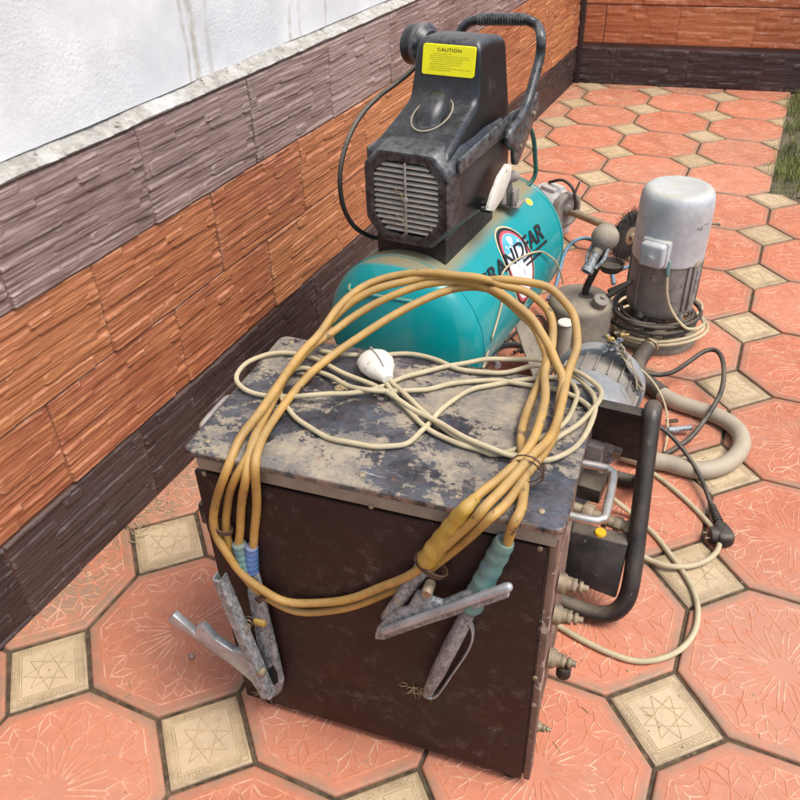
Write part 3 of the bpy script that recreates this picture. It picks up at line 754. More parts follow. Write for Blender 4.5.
# cable one: left clamp -> B -> outer strand -> once round through A -> second strand -> yellow sleeve; cable two the same through D, C
c1 = smooth_path(PL(B_left+r4), 6)[:-1]+smooth_path(PL([r4[-1]]+A_left+r2), 6)
c2 = smooth_path(PL(D_left+r3), 6)[:-1]+smooth_path(PL([r3[-1]]+C_left+r1), 6)
def relax(pts, n=3):
    p = [q.copy() for q in pts]
    for _ in range(n): p = [p[0]]+[(p[i-1]+p[i]*2+p[i+1])/4 for i in range(1, len(p)-1)]+[p[-1]]
    return p
def wobble(pts, amp, seed):
    q = np.random.default_rng(seed); n = len(pts); ph = q.uniform(0, 6.3, (3, 3)); fr = q.uniform(.12, .55, (3, 3)); o = []
    for i, p in enumerate(pts):
        o.append(p+Vector([amp*sum(math.sin(fr[a][k]*i+ph[a][k]) for k in range(3))/2 for a in range(3)]))
    return o
for sd_c, c in enumerate((c1, c2)):
    b = MB(); b.tube(wobble(relax(c, 4), .0011, 50+sd_c), cr, 12); b.build('cable', M['yellowcable'], wc)
# ties of rusty wire
def tie(px, py, off, ax, r, n=3, f=1.0):
    c = FP(px, py, off); ax = Vector(ax).normalized(); a = ax.orthogonal().normalized(); k = ax.cross(a); pts = []
    e1 = bn*1.0 if abs(ax.dot(bn)) < .9 else bz; e1 = (e1-ax*e1.dot(ax)).normalized(); e2 = ax.cross(e1)
    for i in range(n*14+1):
        t = 2*math.pi*i/14; pts.append(c+e1*(r*f*math.cos(t))+e2*(r*.62*math.sin(t))+ax*((i/(n*14)-.5)*.010))
    b = MB(); b.tube(pts, .0013, 6); b.build('wire_tie', M['wire'], wc)
tie(221, 527, .017, FP(226, 500)-FP(216, 545), .0175)
tie(263, 596, .020, FP(270, 602)-FP(256, 590), .015)
tie(431, 565, .020, FP(445, 552)-FP(415, 578), .0235, 4)
p0 = LZ(526, 474, .018); b = MB()
b.tube([p0+Vector((.022*math.cos(t*.45), .008*math.sin(t*.45), .016*math.sin(t*.45)+.0006*t-.004)) for t in range(30)], .0011, 6); b.build('wire_tie', M['wire'], wc)
# tape sleeves
def sleeve(p, q, r0, r1, mat, wrap=True):
    p, q = Vector(p), Vector(q); n = 22; pts = [p.lerp(q, i/n) for i in range(n+1)]
    rr = [(r0+(r1-r0)*i/n)*(1+(.05 if (i % 4) < 2 else -.02)*(1 if wrap else 0)) for i in range(n+1)]; rr[0] *= .86; rr[-1] *= .86
    b = MB(); b.tube(pts, rr, 16); return b.build('tape_sleeve', mat, wc, angle=70)
sleeve(FP(239, 543, .016), FP(247, 574, .018), .0105, .0115, M['tealtape'])
sleeve(FP(251.5, 546, .015), FP(252, 572, .016), .0092, .0098, M['bluetape'])
_sp = smooth_path([LZ(475, 499, .013), LZ(466, 508, .013), FP(456, 520, .022), FP(446, 534, .021), FP(436, 548, .021), FP(425, 563, .022)], 5); _n = len(_sp)
b = MB(); b.tube(_sp, [(.0070+.0065*min(1, i/(_n*.75)))*(1+(.05 if i % 4 < 2 else -.02))*(.8 if i == _n-1 else 1) for i in range(_n)], 16); b.build('tape_sleeve', M['yellowtape'], wc, angle=70)
sleeve(FP(505, 541, .018), FP(470, 608, .022), .0130, .0155, M['tealtape'])

# clamps: outlines lie in a plane parallel to the box face and get real thickness
def plate(poly, off, th, bevel=.002): 
    b = MB(); b.prism([FP(x, y, off) for x, y in poly], -bv*th, bevel, 2); return b
def channel(p, q, w0, w1, depth, th, off, ax_out=None):
    """a folded U-shaped jaw running p -> q"""
    p, q = FP(*p, off), FP(*q, off); d = (q-p).normalized(); s = d.cross(-bv).normalized(); b = MB(); o = -bv
    def ring(c, w):
        pr = [(-w, 0), (-w, depth*.75), (-w*.7, depth), (w*.7, depth), (w, depth*.75), (w, 0), (w-th, 0), (w-th, depth*.70), (w*.62, depth-th), (-w*.62, depth-th), (-w+th, depth*.70), (-w+th, 0)]
        return [c+s*x+o*y for x, y in pr]
    n = 8
    b.loft([ring(p.lerp(q, i/n), w0+(w1-w0)*i/n) for i in range(n+1)]); return b
def clamp(): 
    o = bpy.data.objects.new('clamp', None); COL.objects.link(o); o.parent = wc; return o
# left front clamp: folded upper jaw, long lower lever reaching out to the left, spring at the pivot
cl = clamp(); cl['label'] = 'clamp at the left with its long jaw sticking out past the box'
channel((222, 572), (270, 690), .0082, .0110, .018, .0025, .030).build('upper_jaw', M['alu'], cl)
b = plate([(171, 615), (177, 609), (192, 622), (199, 628), (200, 621), (207, 620), (219, 634), (236, 645), (249, 648), (262, 664), (272, 688), (266, 693), (254, 675), (236, 660), (216, 646), (198, 633), (181, 622)], .022, .013, .0025)
b.build('lever', M['brightalu'], cl)
b = MB(); c = FP(246, 625, .028); b.tube([c+bn*(.008*math.cos(k*.7))+bz*(.008*math.sin(k*.7))-bv*(k*.0007-.012) for k in range(38)], .0014, 6); b.build('spring', M['bolt'], cl)
b = MB(); b.lathe(FP(262, 672, .044), -bv, [(.0065, -.004), (.0065, .005), (.0045, .007)], 12); b.build('pivot', M['bolt'], cl)
# second left clamp: a flattened loop with an eye
cl = clamp(); cl['label'] = 'flat clamp with an eye at its lower end'
out_ = [(250, 568), (258, 566), (265, 590), (272, 622), (280, 655), (285, 678), (283, 688), (277, 693), (268, 690), (264, 680), (262, 655), (256, 620), (250, 590)]
hole = [(269, 668), (274, 664), (278, 672), (279, 681), (274, 684), (269, 680)]
b = MB(); off0, th = .012, .009
def ringpoly(outer, inner, off, th):
    bm = b.bm; n = 48
    def resamp(poly):
        P_ = [np.array(p, float) for p in poly]+[np.array(poly[0], float)]; L = np.cumsum([0]+[np.linalg.norm(P_[i+1]-P_[i]) for i in range(len(P_)-1)])
        t = np.linspace(0, L[-1], n, endpoint=False); return [(np.interp(x, L, [p[0] for p in P_]), np.interp(x, L, [p[1] for p in P_])) for x in t]
    return resamp(outer), resamp(inner)
b.prism([FP(x, y, off0) for x, y in out_], -bv*th, .0022)
b.build('jaw', M['alu'], cl)
b = MB(); b.prism([FP(x, y, off0+th-.002) for x, y in hole], -bv*.0026, 0); b.build('eye', M['dark'], cl)
b = MB(); b.box(FP(260, 622, .022), (.020, .010, .012), BAX, .003); b.build('collar', M['yellowtape'], cl)
# right clamp with the long grooved jaw
cl = clamp(); cl['label'] = 'clamp with a long aluminium jaw pointing up to the right'
jw = [(377, 634), (378, 625), (388, 613), (401, 606), (409, 604), (414, 595), (417, 589), (424, 588), (427, 585), (432, 586), (434, 595), (444, 598), (462, 590), (482, 585), (487, 582), (490, 588), (505, 581), (508, 583), (511, 592), (480, 603), (440, 616), (405, 628), (386, 635)]
plate(jw, .026, .010, .0025).build('jaw', M['alu'], cl)
b = MB(); b.tube([FP(384, 631, .040), FP(420, 618, .041), FP(460, 604, .041), FP(508, 587, .040)], .0062, 10, rounded=True); b.build('jaw_rib', M['brightalu'], cl)
b = MB(); b.tube([FP(424, 566, .018), FP(405, 592, .020), FP(386, 618, .024)], [.011, .010, .008], 12, flat=(1, .55), rounded=True); b.build('lever', M['alu'], cl)
b = MB(); c = FP(428, 590, .032); b.lathe(c+bv*.014, -bv, [(.006, 0), (.0075, .002), (.0075, .020), (.006, .022)], 14); b.build('pivot', M['bolt'], cl)
# lower right clamp: rounded bar with a thin sprung plate beside it
cl = clamp(); cl['label'] = 'slim clamp hanging below the teal taped handle'
b = MB(); P_ = [FP(472, 604, .022), FP(462, 625, .024), FP(450, 648, .024), (FP(438, 672, .022)), FP(428, 692, .018)]
b.tube(P_, [.0115, .0135, .0140, .0135, .0095], 14, flat=(.8, 1.0), rounded=True); b.build('jaw', M['alu'], cl)
b = MB(); b.tube(smooth_path([FP(466, 612, .026), FP(473, 632, .022), FP(468, 650, .016), FP(452, 674, .012), FP(437, 695, .013), FP(428, 697, .014)], 5), .0036, 8, flat=(.6, 1.2)); b.build('spring_plate', M['brightalu'], cl)

# wisps of dry straw caught in the clamps
for (px, py, n) in ((416, 688, 18), (420, 692, 10), (266, 694, 16)):
    b = MB(); c = FP(px, py, .006)
    for _ in range(n):
        d = (bn*random.gauss(0, 1)-bv*abs(random.gauss(0, .4))+bz*random.gauss(0, .8)).normalized()*random.uniform(.006, .022); c_ = c+bn*random.gauss(0, .006)+bz*random.gauss(0, .004)
        b.tube([c_, c_+d*.5+bz*random.uniform(-.004, .004), c_+d], [random.uniform(.0004, .0009), .0005, .0002], 5)
    b.build('straw_wisp', M['straw'], wc)

# ================================================================== CREAM MAINS CORD ON THE LID
mc = thing('mains_cord', 'loosely coiled cream mains cord with a round white plug lying on the black lid', 'cord', LZ(400, 400, 0))
rc_ = .0037
def lidpath(L, h=.006): return [LZ(x, y, (q[0] if q else h)) for x, y, *q in L]
W1 = [(390, 381, .012), (399, 389, .01), (412, 401), (430, 417), (450, 433), (472, 446), (495, 452), (518, 455), (536, 450), (555, 441), (573, 428), (590, 412), (600, 400, .008), (601, 391, .012), (592, 382, .014), (580, 373, .016), (562, 366, .014), (543, 361, .012), (515, 359, .012), (490, 359, .012), (470, 362, .01), (448, 366), (428, 371), (410, 376), (396, 380), (375, 389, .008), (352, 393, .012), (330, 394, .014), (300, 396, .012), (270, 396), (250, 392), (239, 385), (236, 375), (243, 366), (256, 358), (272, 354), (292, 353), (310, 357), (326, 364, .008), (345, 374, .008), (370, 384, .008), (395, 397, .01), (418, 411, .012), (440, 424, .012), (462, 436, .014), (490, 448, .016), (510, 455, .012), (530, 459), (550, 460), (568, 453), (580, 441), (590, 424), (596, 407), (594, 396), (585, 385), (573, 375, .008), (556, 367), (530, 367), (505, 372), (480, 372), (458, 369), (437, 360), (414, 354.5), (394, 353.5), (370, 356), (345, 355), (320, 350)]
b = MB(); b.tube(wobble(relax(smooth_path(lidpath(W1), 6), 2), .0009, 3), rc_, 10); b.build('cord', M['creamcable'], mc)
W2 = [(387, 384, .012), (398, 400, .008), (414, 416), (432, 431), (455, 443), (478, 449), (494, 455), (512, 450), (530, 443), (552, 433), (566, 420), (575, 404), (577, 392), (570, 382), (552, 377), (525, 380), (500, 383), (475, 389), (457, 397), (443, 408), (431, 421), (421, 432), (409, 442), (394, 446), (372, 446.5), (350, 443), (328, 437), (310, 428), (294, 416), (284, 403), (280, 390), (283, 378), (292, 370), (303, 368), (318, 371), (333, 378, .008), (346, 385, .012), (362, 389, .014), (382, 391, .012), (405, 391), (428, 389), (450, 384), (475, 381), (500, 381), (530, 385), (556, 390), (578, 398), (590, 408)]
b = MB(); b.tube(wobble(relax(smooth_path(lidpath(W2, .0052), 6), 2), .0009, 4), rc_, 10); b.build('cord', M['creamcable'], mc)
# the plug: a rounded body with a shell seam, lying on its side
pc = LZ(378, 366, .016); pd = (LZ(391, 382, .012)-LZ(367, 350, .012)).normalized(); ps = pd.cross(bz).normalized()
b = MB(); rings = []
for t, a, h in ((-.026, .004, .004), (-.024, .013, .010), (-.016, .0195, .014), (-.004, .0205, .0155), (.008, .017, .0145), (.018, .011, .011), (.026, .0075, .0075), (.030, .006, .006)):
    rings.append([pc+pd*t*1.3+ps*(a*1.32*math.cos(2*math.pi*k/20))+bz*(h*1.15*math.sin(2*math.pi*k/20)) for k in range(20)])
b.loft(rings); pg = b.build('plug', M['whiteplastic'], mc, angle=60)
b = MB(); b.tube([pc+pd*t*1.3+bz*h*1.15 for t, h in ((-.024, .0105), (-.016, .0145), (-.004, .016), (.008, .015), (.018, .0115))], .0011, 6); b.build('seam', M['dirtycast'], pg)
for s in (-1, 1):
    b = MB(); b.tube([pc-pd*.028+ps*(.009*s), pc-pd*.052+ps*(.009*s)], .0023, 8, rounded=True); b.build('pin', M['chrome'], pg)
b = MB()
for _ in range(26):
    p = LZ(343+random.gauss(0, 3), 386+random.gauss(0, 2), .009); d = Vector((random.gauss(0, 1), random.gauss(0, 1), random.uniform(-.3, .8))).normalized()*.007
    b.tube([p-d, p+d], .0006, 4)
b.build('grass_tie', M['straw'], mc)

# ================================================================== AIR COMPRESSOR
TP = Vector((.3671, .8, .347)); TR = .1807; TYAW = .045
Td = Vector((math.sin(TYAW), math.cos(TYAW), 0)); Tu = Vector((Td.y, -Td.x, 0)); TZ = Vector((0, 0, 1)); TAX = (Tu, Td, TZ)
def T(u, d, z): return TP+Tu*u+Td*d+TZ*(z-TP.z)
def cyl(phi, d, off=0.):        # phi in radians from straight up towards +u
    r = TR+off; return TP+Tu*(r*math.sin(phi))+TZ*(r*math.cos(phi))+Td*d
def tank_hit(px, py):
    a = ray(px, py); A = CC-np.array(TP); td = np.array(Td); ap = a-(a@td)*td; Ap = A-(A@td)*td
    aa = ap@ap; b_ = 2*ap@Ap; c = Ap@Ap-TR**2; D = max(0, b_*b_-4*aa*c); X = A+a*((-b_-math.sqrt(D))/(2*aa))
    return math.atan2(X@np.array(Tu), X[2]), float(X@td)
def HU(px, py, u): return plane_pt(px, py, TP+Tu*u, Tu)
def HD(px, py, d): return plane_pt(px, py, TP+Td*d, Td)
ac = thing('air_compressor', 'dusty teal air compressor with black plastic pump cover, yellow caution label and carry handle', 'compressor', T(0, .27, 0))
D1, D2 = .010, .545
prof = []
for k in range(15):
    a = math.pi/2*k/14; prof.append((max(.0004, TR*math.sin(a)), D1-.085*math.cos(a)))
prof += [(TR, D1+.02), (TR, D1+.13), (TR, D1+.27), (TR, D2-.13), (TR, D2-.02)]
for k in range(15):
    a = math.pi/2*(14-k)/14; prof.append((max(.0004, TR*math.sin(a)), D2+.085*math.cos(a)))
b = MB(); b.lathe(TP, Td, prof, 72); tank = b.build('tank', M['teal'], ac)
for d in (D1+.004, D2-.004):
    b = MB(); n = 72; b.tube([cyl(2*math.pi*k/n, d, .0003) for k in range(n)], .0016, 6, closed=True); b.build('weld_seam', M['teal'], tank)
# front rod handle
b = MB(); hp = []
for px, py, lift in ((350, 285.5, .0), (352, 287, .014), (358, 288.5, .020), (385, 293, .022), (408, 297, .020), (417, 300, .014), (419.5, 306, .002)):
    p = HD(px, py, D1-.045); hp.append(p-Td*lift*.8)
b.tube(smooth_path(hp, 5), .0042, 10, rounded=True); b.build('rod_handle', M['teal'], tank)
# feet: bent sheet legs at the back and a front leg with rubber pads
for d in (.06, .48):
    for s in (-1, 1):
        b = MB(); p0 = T(s*.085, d, TP.z-.150); p1 = T(s*.165, d, .022)
        ax = (p1-p0).normalized(); b.prism([p0+Td*-.04, p0+Td*.04, p1+Td*.055, p1-Td*.055], Tu*(.005*s), .0012); b.build('leg', M['dustygrey'], ac)
        b = MB(); b.box(T(s*.178, d, .013), (.050, .115, .026), TAX, .006); b.build('rubber_pad', M['rubber'], ac)

# ---- pump cover
def rsec(d, z0, z1, w0, w1, r, n=4):
    """closed cross section across the tank axis, rounded corners; w0 half width at the bottom, w1 at the top"""
    pts = [(-w0, z0), (w0, z0), (w1, z1), (-w1, z1)]; o = []
    for i in range(4):
        p, a, c = Vector(pts[i]), Vector(pts[i-1]), Vector(pts[(i+1) % 4]); rr = r if i > 1 else .004
        e0 = (a-p).normalized(); e1 = (c-p).normalized()
        q0, q1 = p+e0*rr, p+e1*rr
        for k in range(n+1):
            t = k/n; x = q0*(1-t)**2+p*2*t*(1-t)+q1*t*t; o.append(T(x.x, d, x.y))
    return o
b = MB()
b.loft([rsec(d, .500, z, .078, .078, .004) for d, z in ((.046, .562), (.047, .566), (.30, .566), (.302, .562))])
b.build('pump_base', M['rubber'], ac)
# lower shroud behind the grille, with a chamfered octagon front
def octsec(d, w, z0, z1, c, n=3):
    pts = [(-w+c, z0), (w-c, z0), (w, z0+c*1.15), (w, z1-c*.9), (w-c*.9, z1), (-w+c*.9, z1), (-w, z1-c*.9), (-w, z0+c*1.15)]; o = []
    for i in range(8):
        p, a, q = Vector(pts[i]), Vector(pts[i-1]), Vector(pts[(i+1) % 8]); rr = min(.010, (a-p).length*.35, (q-p).length*.35)
        q0, q1 = p+(a-p).normalized()*rr, p+(q-p).normalized()*rr
        for k in range(n+1):
            t = k/n; x = q0*(1-t)**2+p*2*t*(1-t)+q1*t*t; o.append(T(x.x+.004, d, x.y))
    return o
b = MB()
b.loft([octsec(.018, .070, .574, .722, .030), octsec(.0175, .083, .562, .735, .036), octsec(.018, .0885, .556, .7405, .038), octsec(.024, .0925, .552, .744, .038), octsec(.10, .0945, .550, .752, .034), octsec(.22, .096, .548, .745, .030), octsec(.325, .096, .548, .735, .028), octsec(.335, .092, .552, .730, .028)], cap=False)
# close front ring with a recessed well for the slats
n0 = len(b.bm.verts)
b.loft([octsec(.018, .070, .574, .722, .030), octsec(.030, .069, .575, .721, .030), octsec(.034, .069, .575, .721, .030)], cap=False)
b.loft([octsec(.335, .092, .552, .730, .028), octsec(.336, .05, .59, .69, .02)], cap=True)
shroud = b.build('shroud', M['blackplastic'], ac, weld=True, angle=45)
b = MB(); b.loft([octsec(.033, .071, .573, .723, .030), octsec(.036, .071, .573, .723, .030)]); b.build('grille_backing', M['dark'], shroud)
gr = MB()
nsl = 13
for k in range(nsl):
    z = .583+(.713-.583)*k/(nsl-1); c = .030; w = .070
    if z < .574+c*1.15: w = .070-c+(z-.574)/1.15
    if z > .722-c*.9: w = .070-c*.9+(.722-z)
    gr.box(T(.004, .0225, z), (2*w, .009, .0042), (Tu, (Td+TZ*.45).normalized(), (TZ-Td*.45).normalized()), .0009, 1)
gr.box(T(.004, .0185, .648), (.0042, .004, .146), TAX, .001, 1)
gr.lathe(T(.004, .0205, .648), -Td, [(.006, 0), (.006, .004), (.004, .0052)], 14)
gr.build('grille', M['slat'], ac)
b = MB()
for _ in range(18):
    p = T(random.uniform(-.03, .062), random.uniform(.010, .022), random.uniform(.580, .66)); d = (Tu*random.gauss(0, 1)+TZ*random.gauss(0, .8)+Td*random.gauss(0, .15)).normalized()*random.uniform(.006, .018)
    b.tube([p-d, p+TZ*random.uniform(-.003, .003), p+d], .0005, 4)
b.build('straw_wisps', M['straw'], ac)
# side rib joining the shroud to the handle bracket
b = MB()
for s in (-1, 1):
    b.prism([T(s*.094+.004, .05, .730), T(s*.094+.004, .33, .744), T(s*.094+.004, .40, .736), T(s*.094+.004, .40, .678), T(s*.094+.004, .335, .672), T(s*.094+.004, .27, .704), T(s*.094+.004, .05, .702)], Tu*(s*.007), .003)
b.build('side_rib', M['blackplastic'], ac)
# upper hood: sections along d, slope up to a near vertical face then a flat top
def hood(d, z1, w0, w1, r): return rsec(d, .700, z1, w0, w1, r, 6)
b = MB()
b.loft([hood(.034, .716, .080, .078, .008), hood(.040, .732, .088, .083, .010), hood(.052, .741, .089, .081, .012), hood(.10, .757, .089, .078, .014), hood(.15, .774, .088, .076, .016), hood(.19, .789, .086, .075, .018), hood(.205, .799, .085, .074, .018), hood(.213, .815, .0845, .073, .017), hood(.220, .850, .0835, .0705, .016), hood(.226, .885, .083, .069, .016), hood(.231, .895, .083, .067, .017), hood(.242, .900, .083, .066, .018), hood(.30, .897, .082, .065, .018), hood(.36, .886, .081, .064, .018), hood(.372, .880, .081, .063, .018), hood(.378, .86, .08, .062, .02)])
hood_o = b.build('hood', M['blackplastic'], ac, angle=75)
# bulge under the label: half dome with raised rim
def slope_z(d): return .741+(d-.052)*(.789-.741)/(.19-.052)
b = MB(); rings = []
for k in range(9):
    t = k/8; r = math.cos(t*math.pi/2)**.8; hgt = math.sin(t*math.pi/2)
    ring = []
    for q in range(28):
        a = 2*math.pi*q/28; uu = .031*max(r, .02)*math.cos(a); dd = .044*max(r, .02)*math.sin(a)
        d_ = .152+dd+.012*hgt; ring.append(T(-.001+uu, d_, slope_z(.152+dd)-.003+.036*hgt))
    rings.append(ring)
b.loft(rings, cap=True); b.build('bulge', M['blackplastic'], hood_o, angle=60)
b = MB(); b.tube([T(-.001+.038*math.cos(a), .152+.054*math.sin(a), slope_z(.152+.054*math.sin(a))+.0006) for a in [2*math.pi*k/40 for k in range(40)]], .0020, 6, closed=True); b.build('bulge_rim', M['dustygrey'], hood_o)
# caution label with its printed lines
def face_d(z): return .213+(z-.815)*(.226-.213)/(.885-.815)
LBL = dict(u0=-.053, u1=.060, z0=.834, z1=.889)
def Lp(s, t, off=.0006):
    u = LBL['u0']+(LBL['u1']-LBL['u0'])*s; z = LBL['z0']+(LBL['z1']-LBL['z0'])*t; return T(u, face_d(z)-off, z)
def rr2(u0, u1, v0, v1, r, n=4):
    o = []
    for cx, cy, a0 in ((u1-r, v0+r*1.7, -90), (u1-r, v1-r*1.7, 0), (u0+r, v1-r*1.7, 90), (u0+r, v0+r*1.7, 180)):
        for k in range(n+1): a = R(a0+90*k/n); o.append((cx+r*math.cos(a), cy+r*1.7*math.sin(a)))
    return o
b = MB(); b.prism([Lp(s, t, .0032) for s, t in rr2(0, 1, 0, 1, .045)], Td*.006, .0003, 1); lab = b.build('caution_label', M['labelyellow'], ac)
def text_mesh(txt, mapper, mat, name, parent, shear=0., spacing=1.0, bold=0.0):
    cu = bpy.data.curves.new('lettering', 'FONT'); cu.body = txt; cu.size = 1; cu.shear = shear; cu.space_character = spacing; cu.offset = bold; cu.resolution_u = 4
    to = bpy.data.objects.new('lettering', cu); COL.objects.link(to); bpy.context.view_layer.update()
    me = bpy.data.meshes.new_from_object(to.evaluated_get(bpy.context.evaluated_depsgraph_get()))
    bpy.data.objects.remove(to); bm = bmesh.new(); bm.from_mesh(me); bpy.data.meshes.remove(me)
    bmesh.ops.triangulate(bm, faces=bm.faces); bmesh.ops.subdivide_edges(bm, edges=[e for e in bm.edges if e.calc_length() > .25], cuts=2)
    xs = [v.co.x for v in bm.verts]; ys = [v.co.y for v in bm.verts]; x0, x1, y0, y1 = min(xs), max(xs), min(ys), max(ys)
    for v in bm.verts: v.co = mapper((v.co.x-x0)/(x1-x0), (v.co.y-y0)/(y1-y0))
    for f in bm.faces: f.smooth = True
    return mesh_obj(name, bm, mat, parent)
text_mesh('CAUTION', lambda s, t: Lp(.28+.46*s, .79+.11*t, .0036), M['ink'], 'lettering', lab, spacing=1.1, bold=.012)
b = MB()
for k in range(9):
    t = .70-.068*k; x = .14 if k not in (0, 4) else .2; end = random.choice((.9, .9, .86, .55, .72))
    while x < end:
        wd = random.uniform(.02, .07)
        b.bm.faces.new([b.bm.verts.new(Lp(a, c, .0035)) for a, c in ((x, t), (x+wd, t), (x+wd, t+.016), (x, t+.016))]); x += wd+.012
b.build('fine_print', M['finetext'], lab)
# air filter can at the left of the hood
b = MB(); fc = HU(421, 45, -.112); fa = (Tu*.92-Td*.25+TZ*.05).normalized()
b.lathe(fc-fa*.030, fa, [(.004, 0), (.036, .0005), (.041, .006), (.041, .030), (.044, .032), (.044, .046), (.036, .052), (.03, .060)], 36); af = b.build('air_filter', M['blackplastic'], ac)
b = MB()
for k in range(5):
    b.box(fc-fa*.032+TZ*(-.014+k*.007)-Td*.012, (.016, .020, .0028), TAX, .0006, 1)
b.box(fc-fa*.028-Td*.012, (.010, .018, .038), TAX, .001, 1)
b.build('filter_fins', M['rubber'], af)
# carry handle: U of thick black plastic behind the hood, ribbed grip on top
hz = [T(.112, .335, .665), HU(508, 137, .112), HU(518, 122, .112), HU(527, 104, .111), HU(534, 80, .110), HU(540, 56, .109), HU(541, 36, .106), HD(537, 26, .522), HD(526, 20, .525), HD(500, 18, .526), HD(480, 19.5, .526), HD(468, 23, .525), HD(461, 31, .522), HD(458, 44, .515), T(-.11, .49, .765), T(-.11, .44, .722), T(-.11, .375, .690), T(-.11, .335, .665)]
b = MB(); hp = smooth_path(hz, 6); b.tube(hp, .0125, 12, flat=(1.0, .85)); ch = b.build('carry_handle', M['blackplastic'], ac)
b = MB()
for k in range(17):
    q_ = HD(480, 19.3, .526).lerp(HD(524, 19.3, .526), k/16); b.tube([q_-Tu*.0020, q_+Tu*.0020], .0136, 12)
b.build('grip_ribs', M['blackplastic'], ch)
for s in (-1, 1):
    b = MB(); b.prism([T(s*.106, .305, .70), T(s*.106, .37, .725), T(s*.106, .455, .755), T(s*.106, .46, .715), T(s*.106, .40, .665), T(s*.106, .345, .625), T(s*.106, .325, .632)], Tu*(s*.012), .004); b.build('handle_bracket', M['blackplastic'], ch)
    for (d, z) in ((.35, .665), (.425, .715)):
        b = MB(); b.lathe(T(s*.118, d, z), Tu*s, [(.006, 0), (.006, .003), (.004, .0045)], 12); b.build('screw', M['bolt'], ch)
# pressure switch bracket, lever and pipe fitting right of the pump
b = MB(); b.box(T(.088, .385, .520), (.060, .055, .006), TAX, .0015); b.box(T(.072, .395, .548), (.006, .050, .055), TAX, .0015); b.box(T(.106, .37, .540), (.006, .035, .040), TAX, .0015)
b.prism([T(.06, .36, .523), T(.115, .36, .523), T(.10, .36, .575), T(.07, .36, .585)], Td*.004, .001); b.build('bracket', M['dirtycast'], ac)
b = MB(); b.tube([HU(506, 178, .085), HU(514, 176, .10)], .013, 14, rounded=True); b.tube([HU(503, 190, .08), HU(503, 204, .085)], .008, 12); b.build('fitting', M['dirtycast'], ac)
lv = [HU(484.5, 210, .118), HU(490, 211, .118), HU(499, 197, .118), HU(506.5, 178, .118), HU(508, 165, .118), HU(504, 163.5, .118), HU(496, 176, .118), HU(489, 194, .118)]
b = MB(); b.prism(lv, Tu*.010, .002); sw = b.build('lever', M['whiteplastic'], ac)
b = MB(); b.box(HU(488, 206, .110), (.026, .026, .022), TAX, .004); b.tube([HU(482, 208, .117), HU(490, 209, .117)], .004, 8, rounded=True); b.build('lever_clip', M['rubber'], ac)
# round sticker and maker's emblem on the side of the tank
ph, dd = tank_hit(529, 202); b = MB()
def disc(phi, d, ru, rd, off, mat, name, parent, n=36, cut=None):
    b = MB(); K = 7; c = b.bm.verts.new(cyl(phi, d, off)); prev = None
    rings = [[b.bm.verts.new(cyl(phi+ru*k/K*math.cos(2*math.pi*q/n)/TR, d+rd*k/K*math.sin(2*math.pi*q/n), off)) for q in range(n)] for k in range(1, K+1)]
    for q in range(n): b.bm.faces.new([c, rings[0][q], rings[0][(q+1) % n]])
    for A_, B_ in zip(rings, rings[1:]):
        for q in range(n): b.bm.faces.new([A_[q], B_[q], B_[(q+1) % n], A_[(q+1) % n]])
    return b.build(name, mat, parent, angle=180)
disc(ph, dd, .011, .014, .0006, M['decalcream'], 'sticker', tank); disc(ph, dd, .008, .010, .0010, M['yellowcore'], 'sticker', tank)
# emblem: a slanted oval on the tank flank (centre and axes on the unrolled cylinder)
EC = (.150, .272)          # arc length from the top, distance along the axis
eph = EC[0]/TR*1.0
def emb(name, s, off, mat, clipf=None):
    b = MB(); n = 44; K = 8; rot_ = R(-8)
    def pt(r, a):
        x = .100*s*r*math.cos(a); y = .070*s*r*math.sin(a); X = x*math.cos(rot_)-y*math.sin(rot_); Y = x*math.sin(rot_)+y*math.cos(rot_)
        return cyl((EC[0]+.052+X)/TR, EC[1]+Y, off)
    c = b.bm.verts.new(pt(0, 0)); rings = [[b.bm.verts.new(pt(k/K, 2*math.pi*q/n)) for q in range(n)] for k in range(1, K+1)]
    for q in range(n): b.bm.faces.new([c, rings[0][q], rings[0][(q+1) % n]])
    for A_, B_ in zip(rings, rings[1:]):
        for q in range(n): b.bm.faces.new([A_[q], B_[q], B_[(q+1) % n], A_[(q+1) % n]])
    return b.build(name, mat, tank, angle=180), pt
em, _ = emb('emblem', 1.0, .0005, M['decalcream']); emb('emblem', .95, .0008, M['decalblack']); emb('emblem', .86, .0011, M['red']); _, ept = emb('emblem', .78, .0014, M['white'])
def emb_patch(poly, off, mat, nsub=1):
    b = MB(); vs_ = []
    for (r, a) in poly:
        x = .100*r*math.cos(a); y = .070*r*math.sin(a); rot_ = R(-8)
        X = x*math.cos(rot_)-y*math.sin(rot_); Y = x*math.sin(rot_)+y*math.cos(rot_); vs_.append(b.bm.verts.new(cyl((EC[0]+.052+X)/TR, EC[1]+Y, off)))
    b.bm.faces.new(vs_); bmesh.ops.triangulate(b.bm, faces=b.bm.faces); return b.build('emblem', mat, tank, angle=180)
emb_patch([(.77, R(a)) for a in range(120, 242, 8)]+[(.60, R(235)), (.46, R(218)), (.55, R(200)), (.42, R(180)), (.52, R(160)), (.45, R(140)), (.6, R(125))], .0018, M['decalteal'])
emb_patch([(.5, R(150)), (.3, R(100)), (.25, R(30)), (.5, R(5)), (.2, R(20)), (.2, R(110))], .0018, M['decalgrey'])
emb_patch([(.45, R(205)), (.25, R(260)), (.3, R(330)), (.62, R(345)), (.26, R(320)), (.2, R(260))], .0018, M['decalgrey'])
a0 = tank_hit(492, 285); a1 = tank_hit(544, 238)
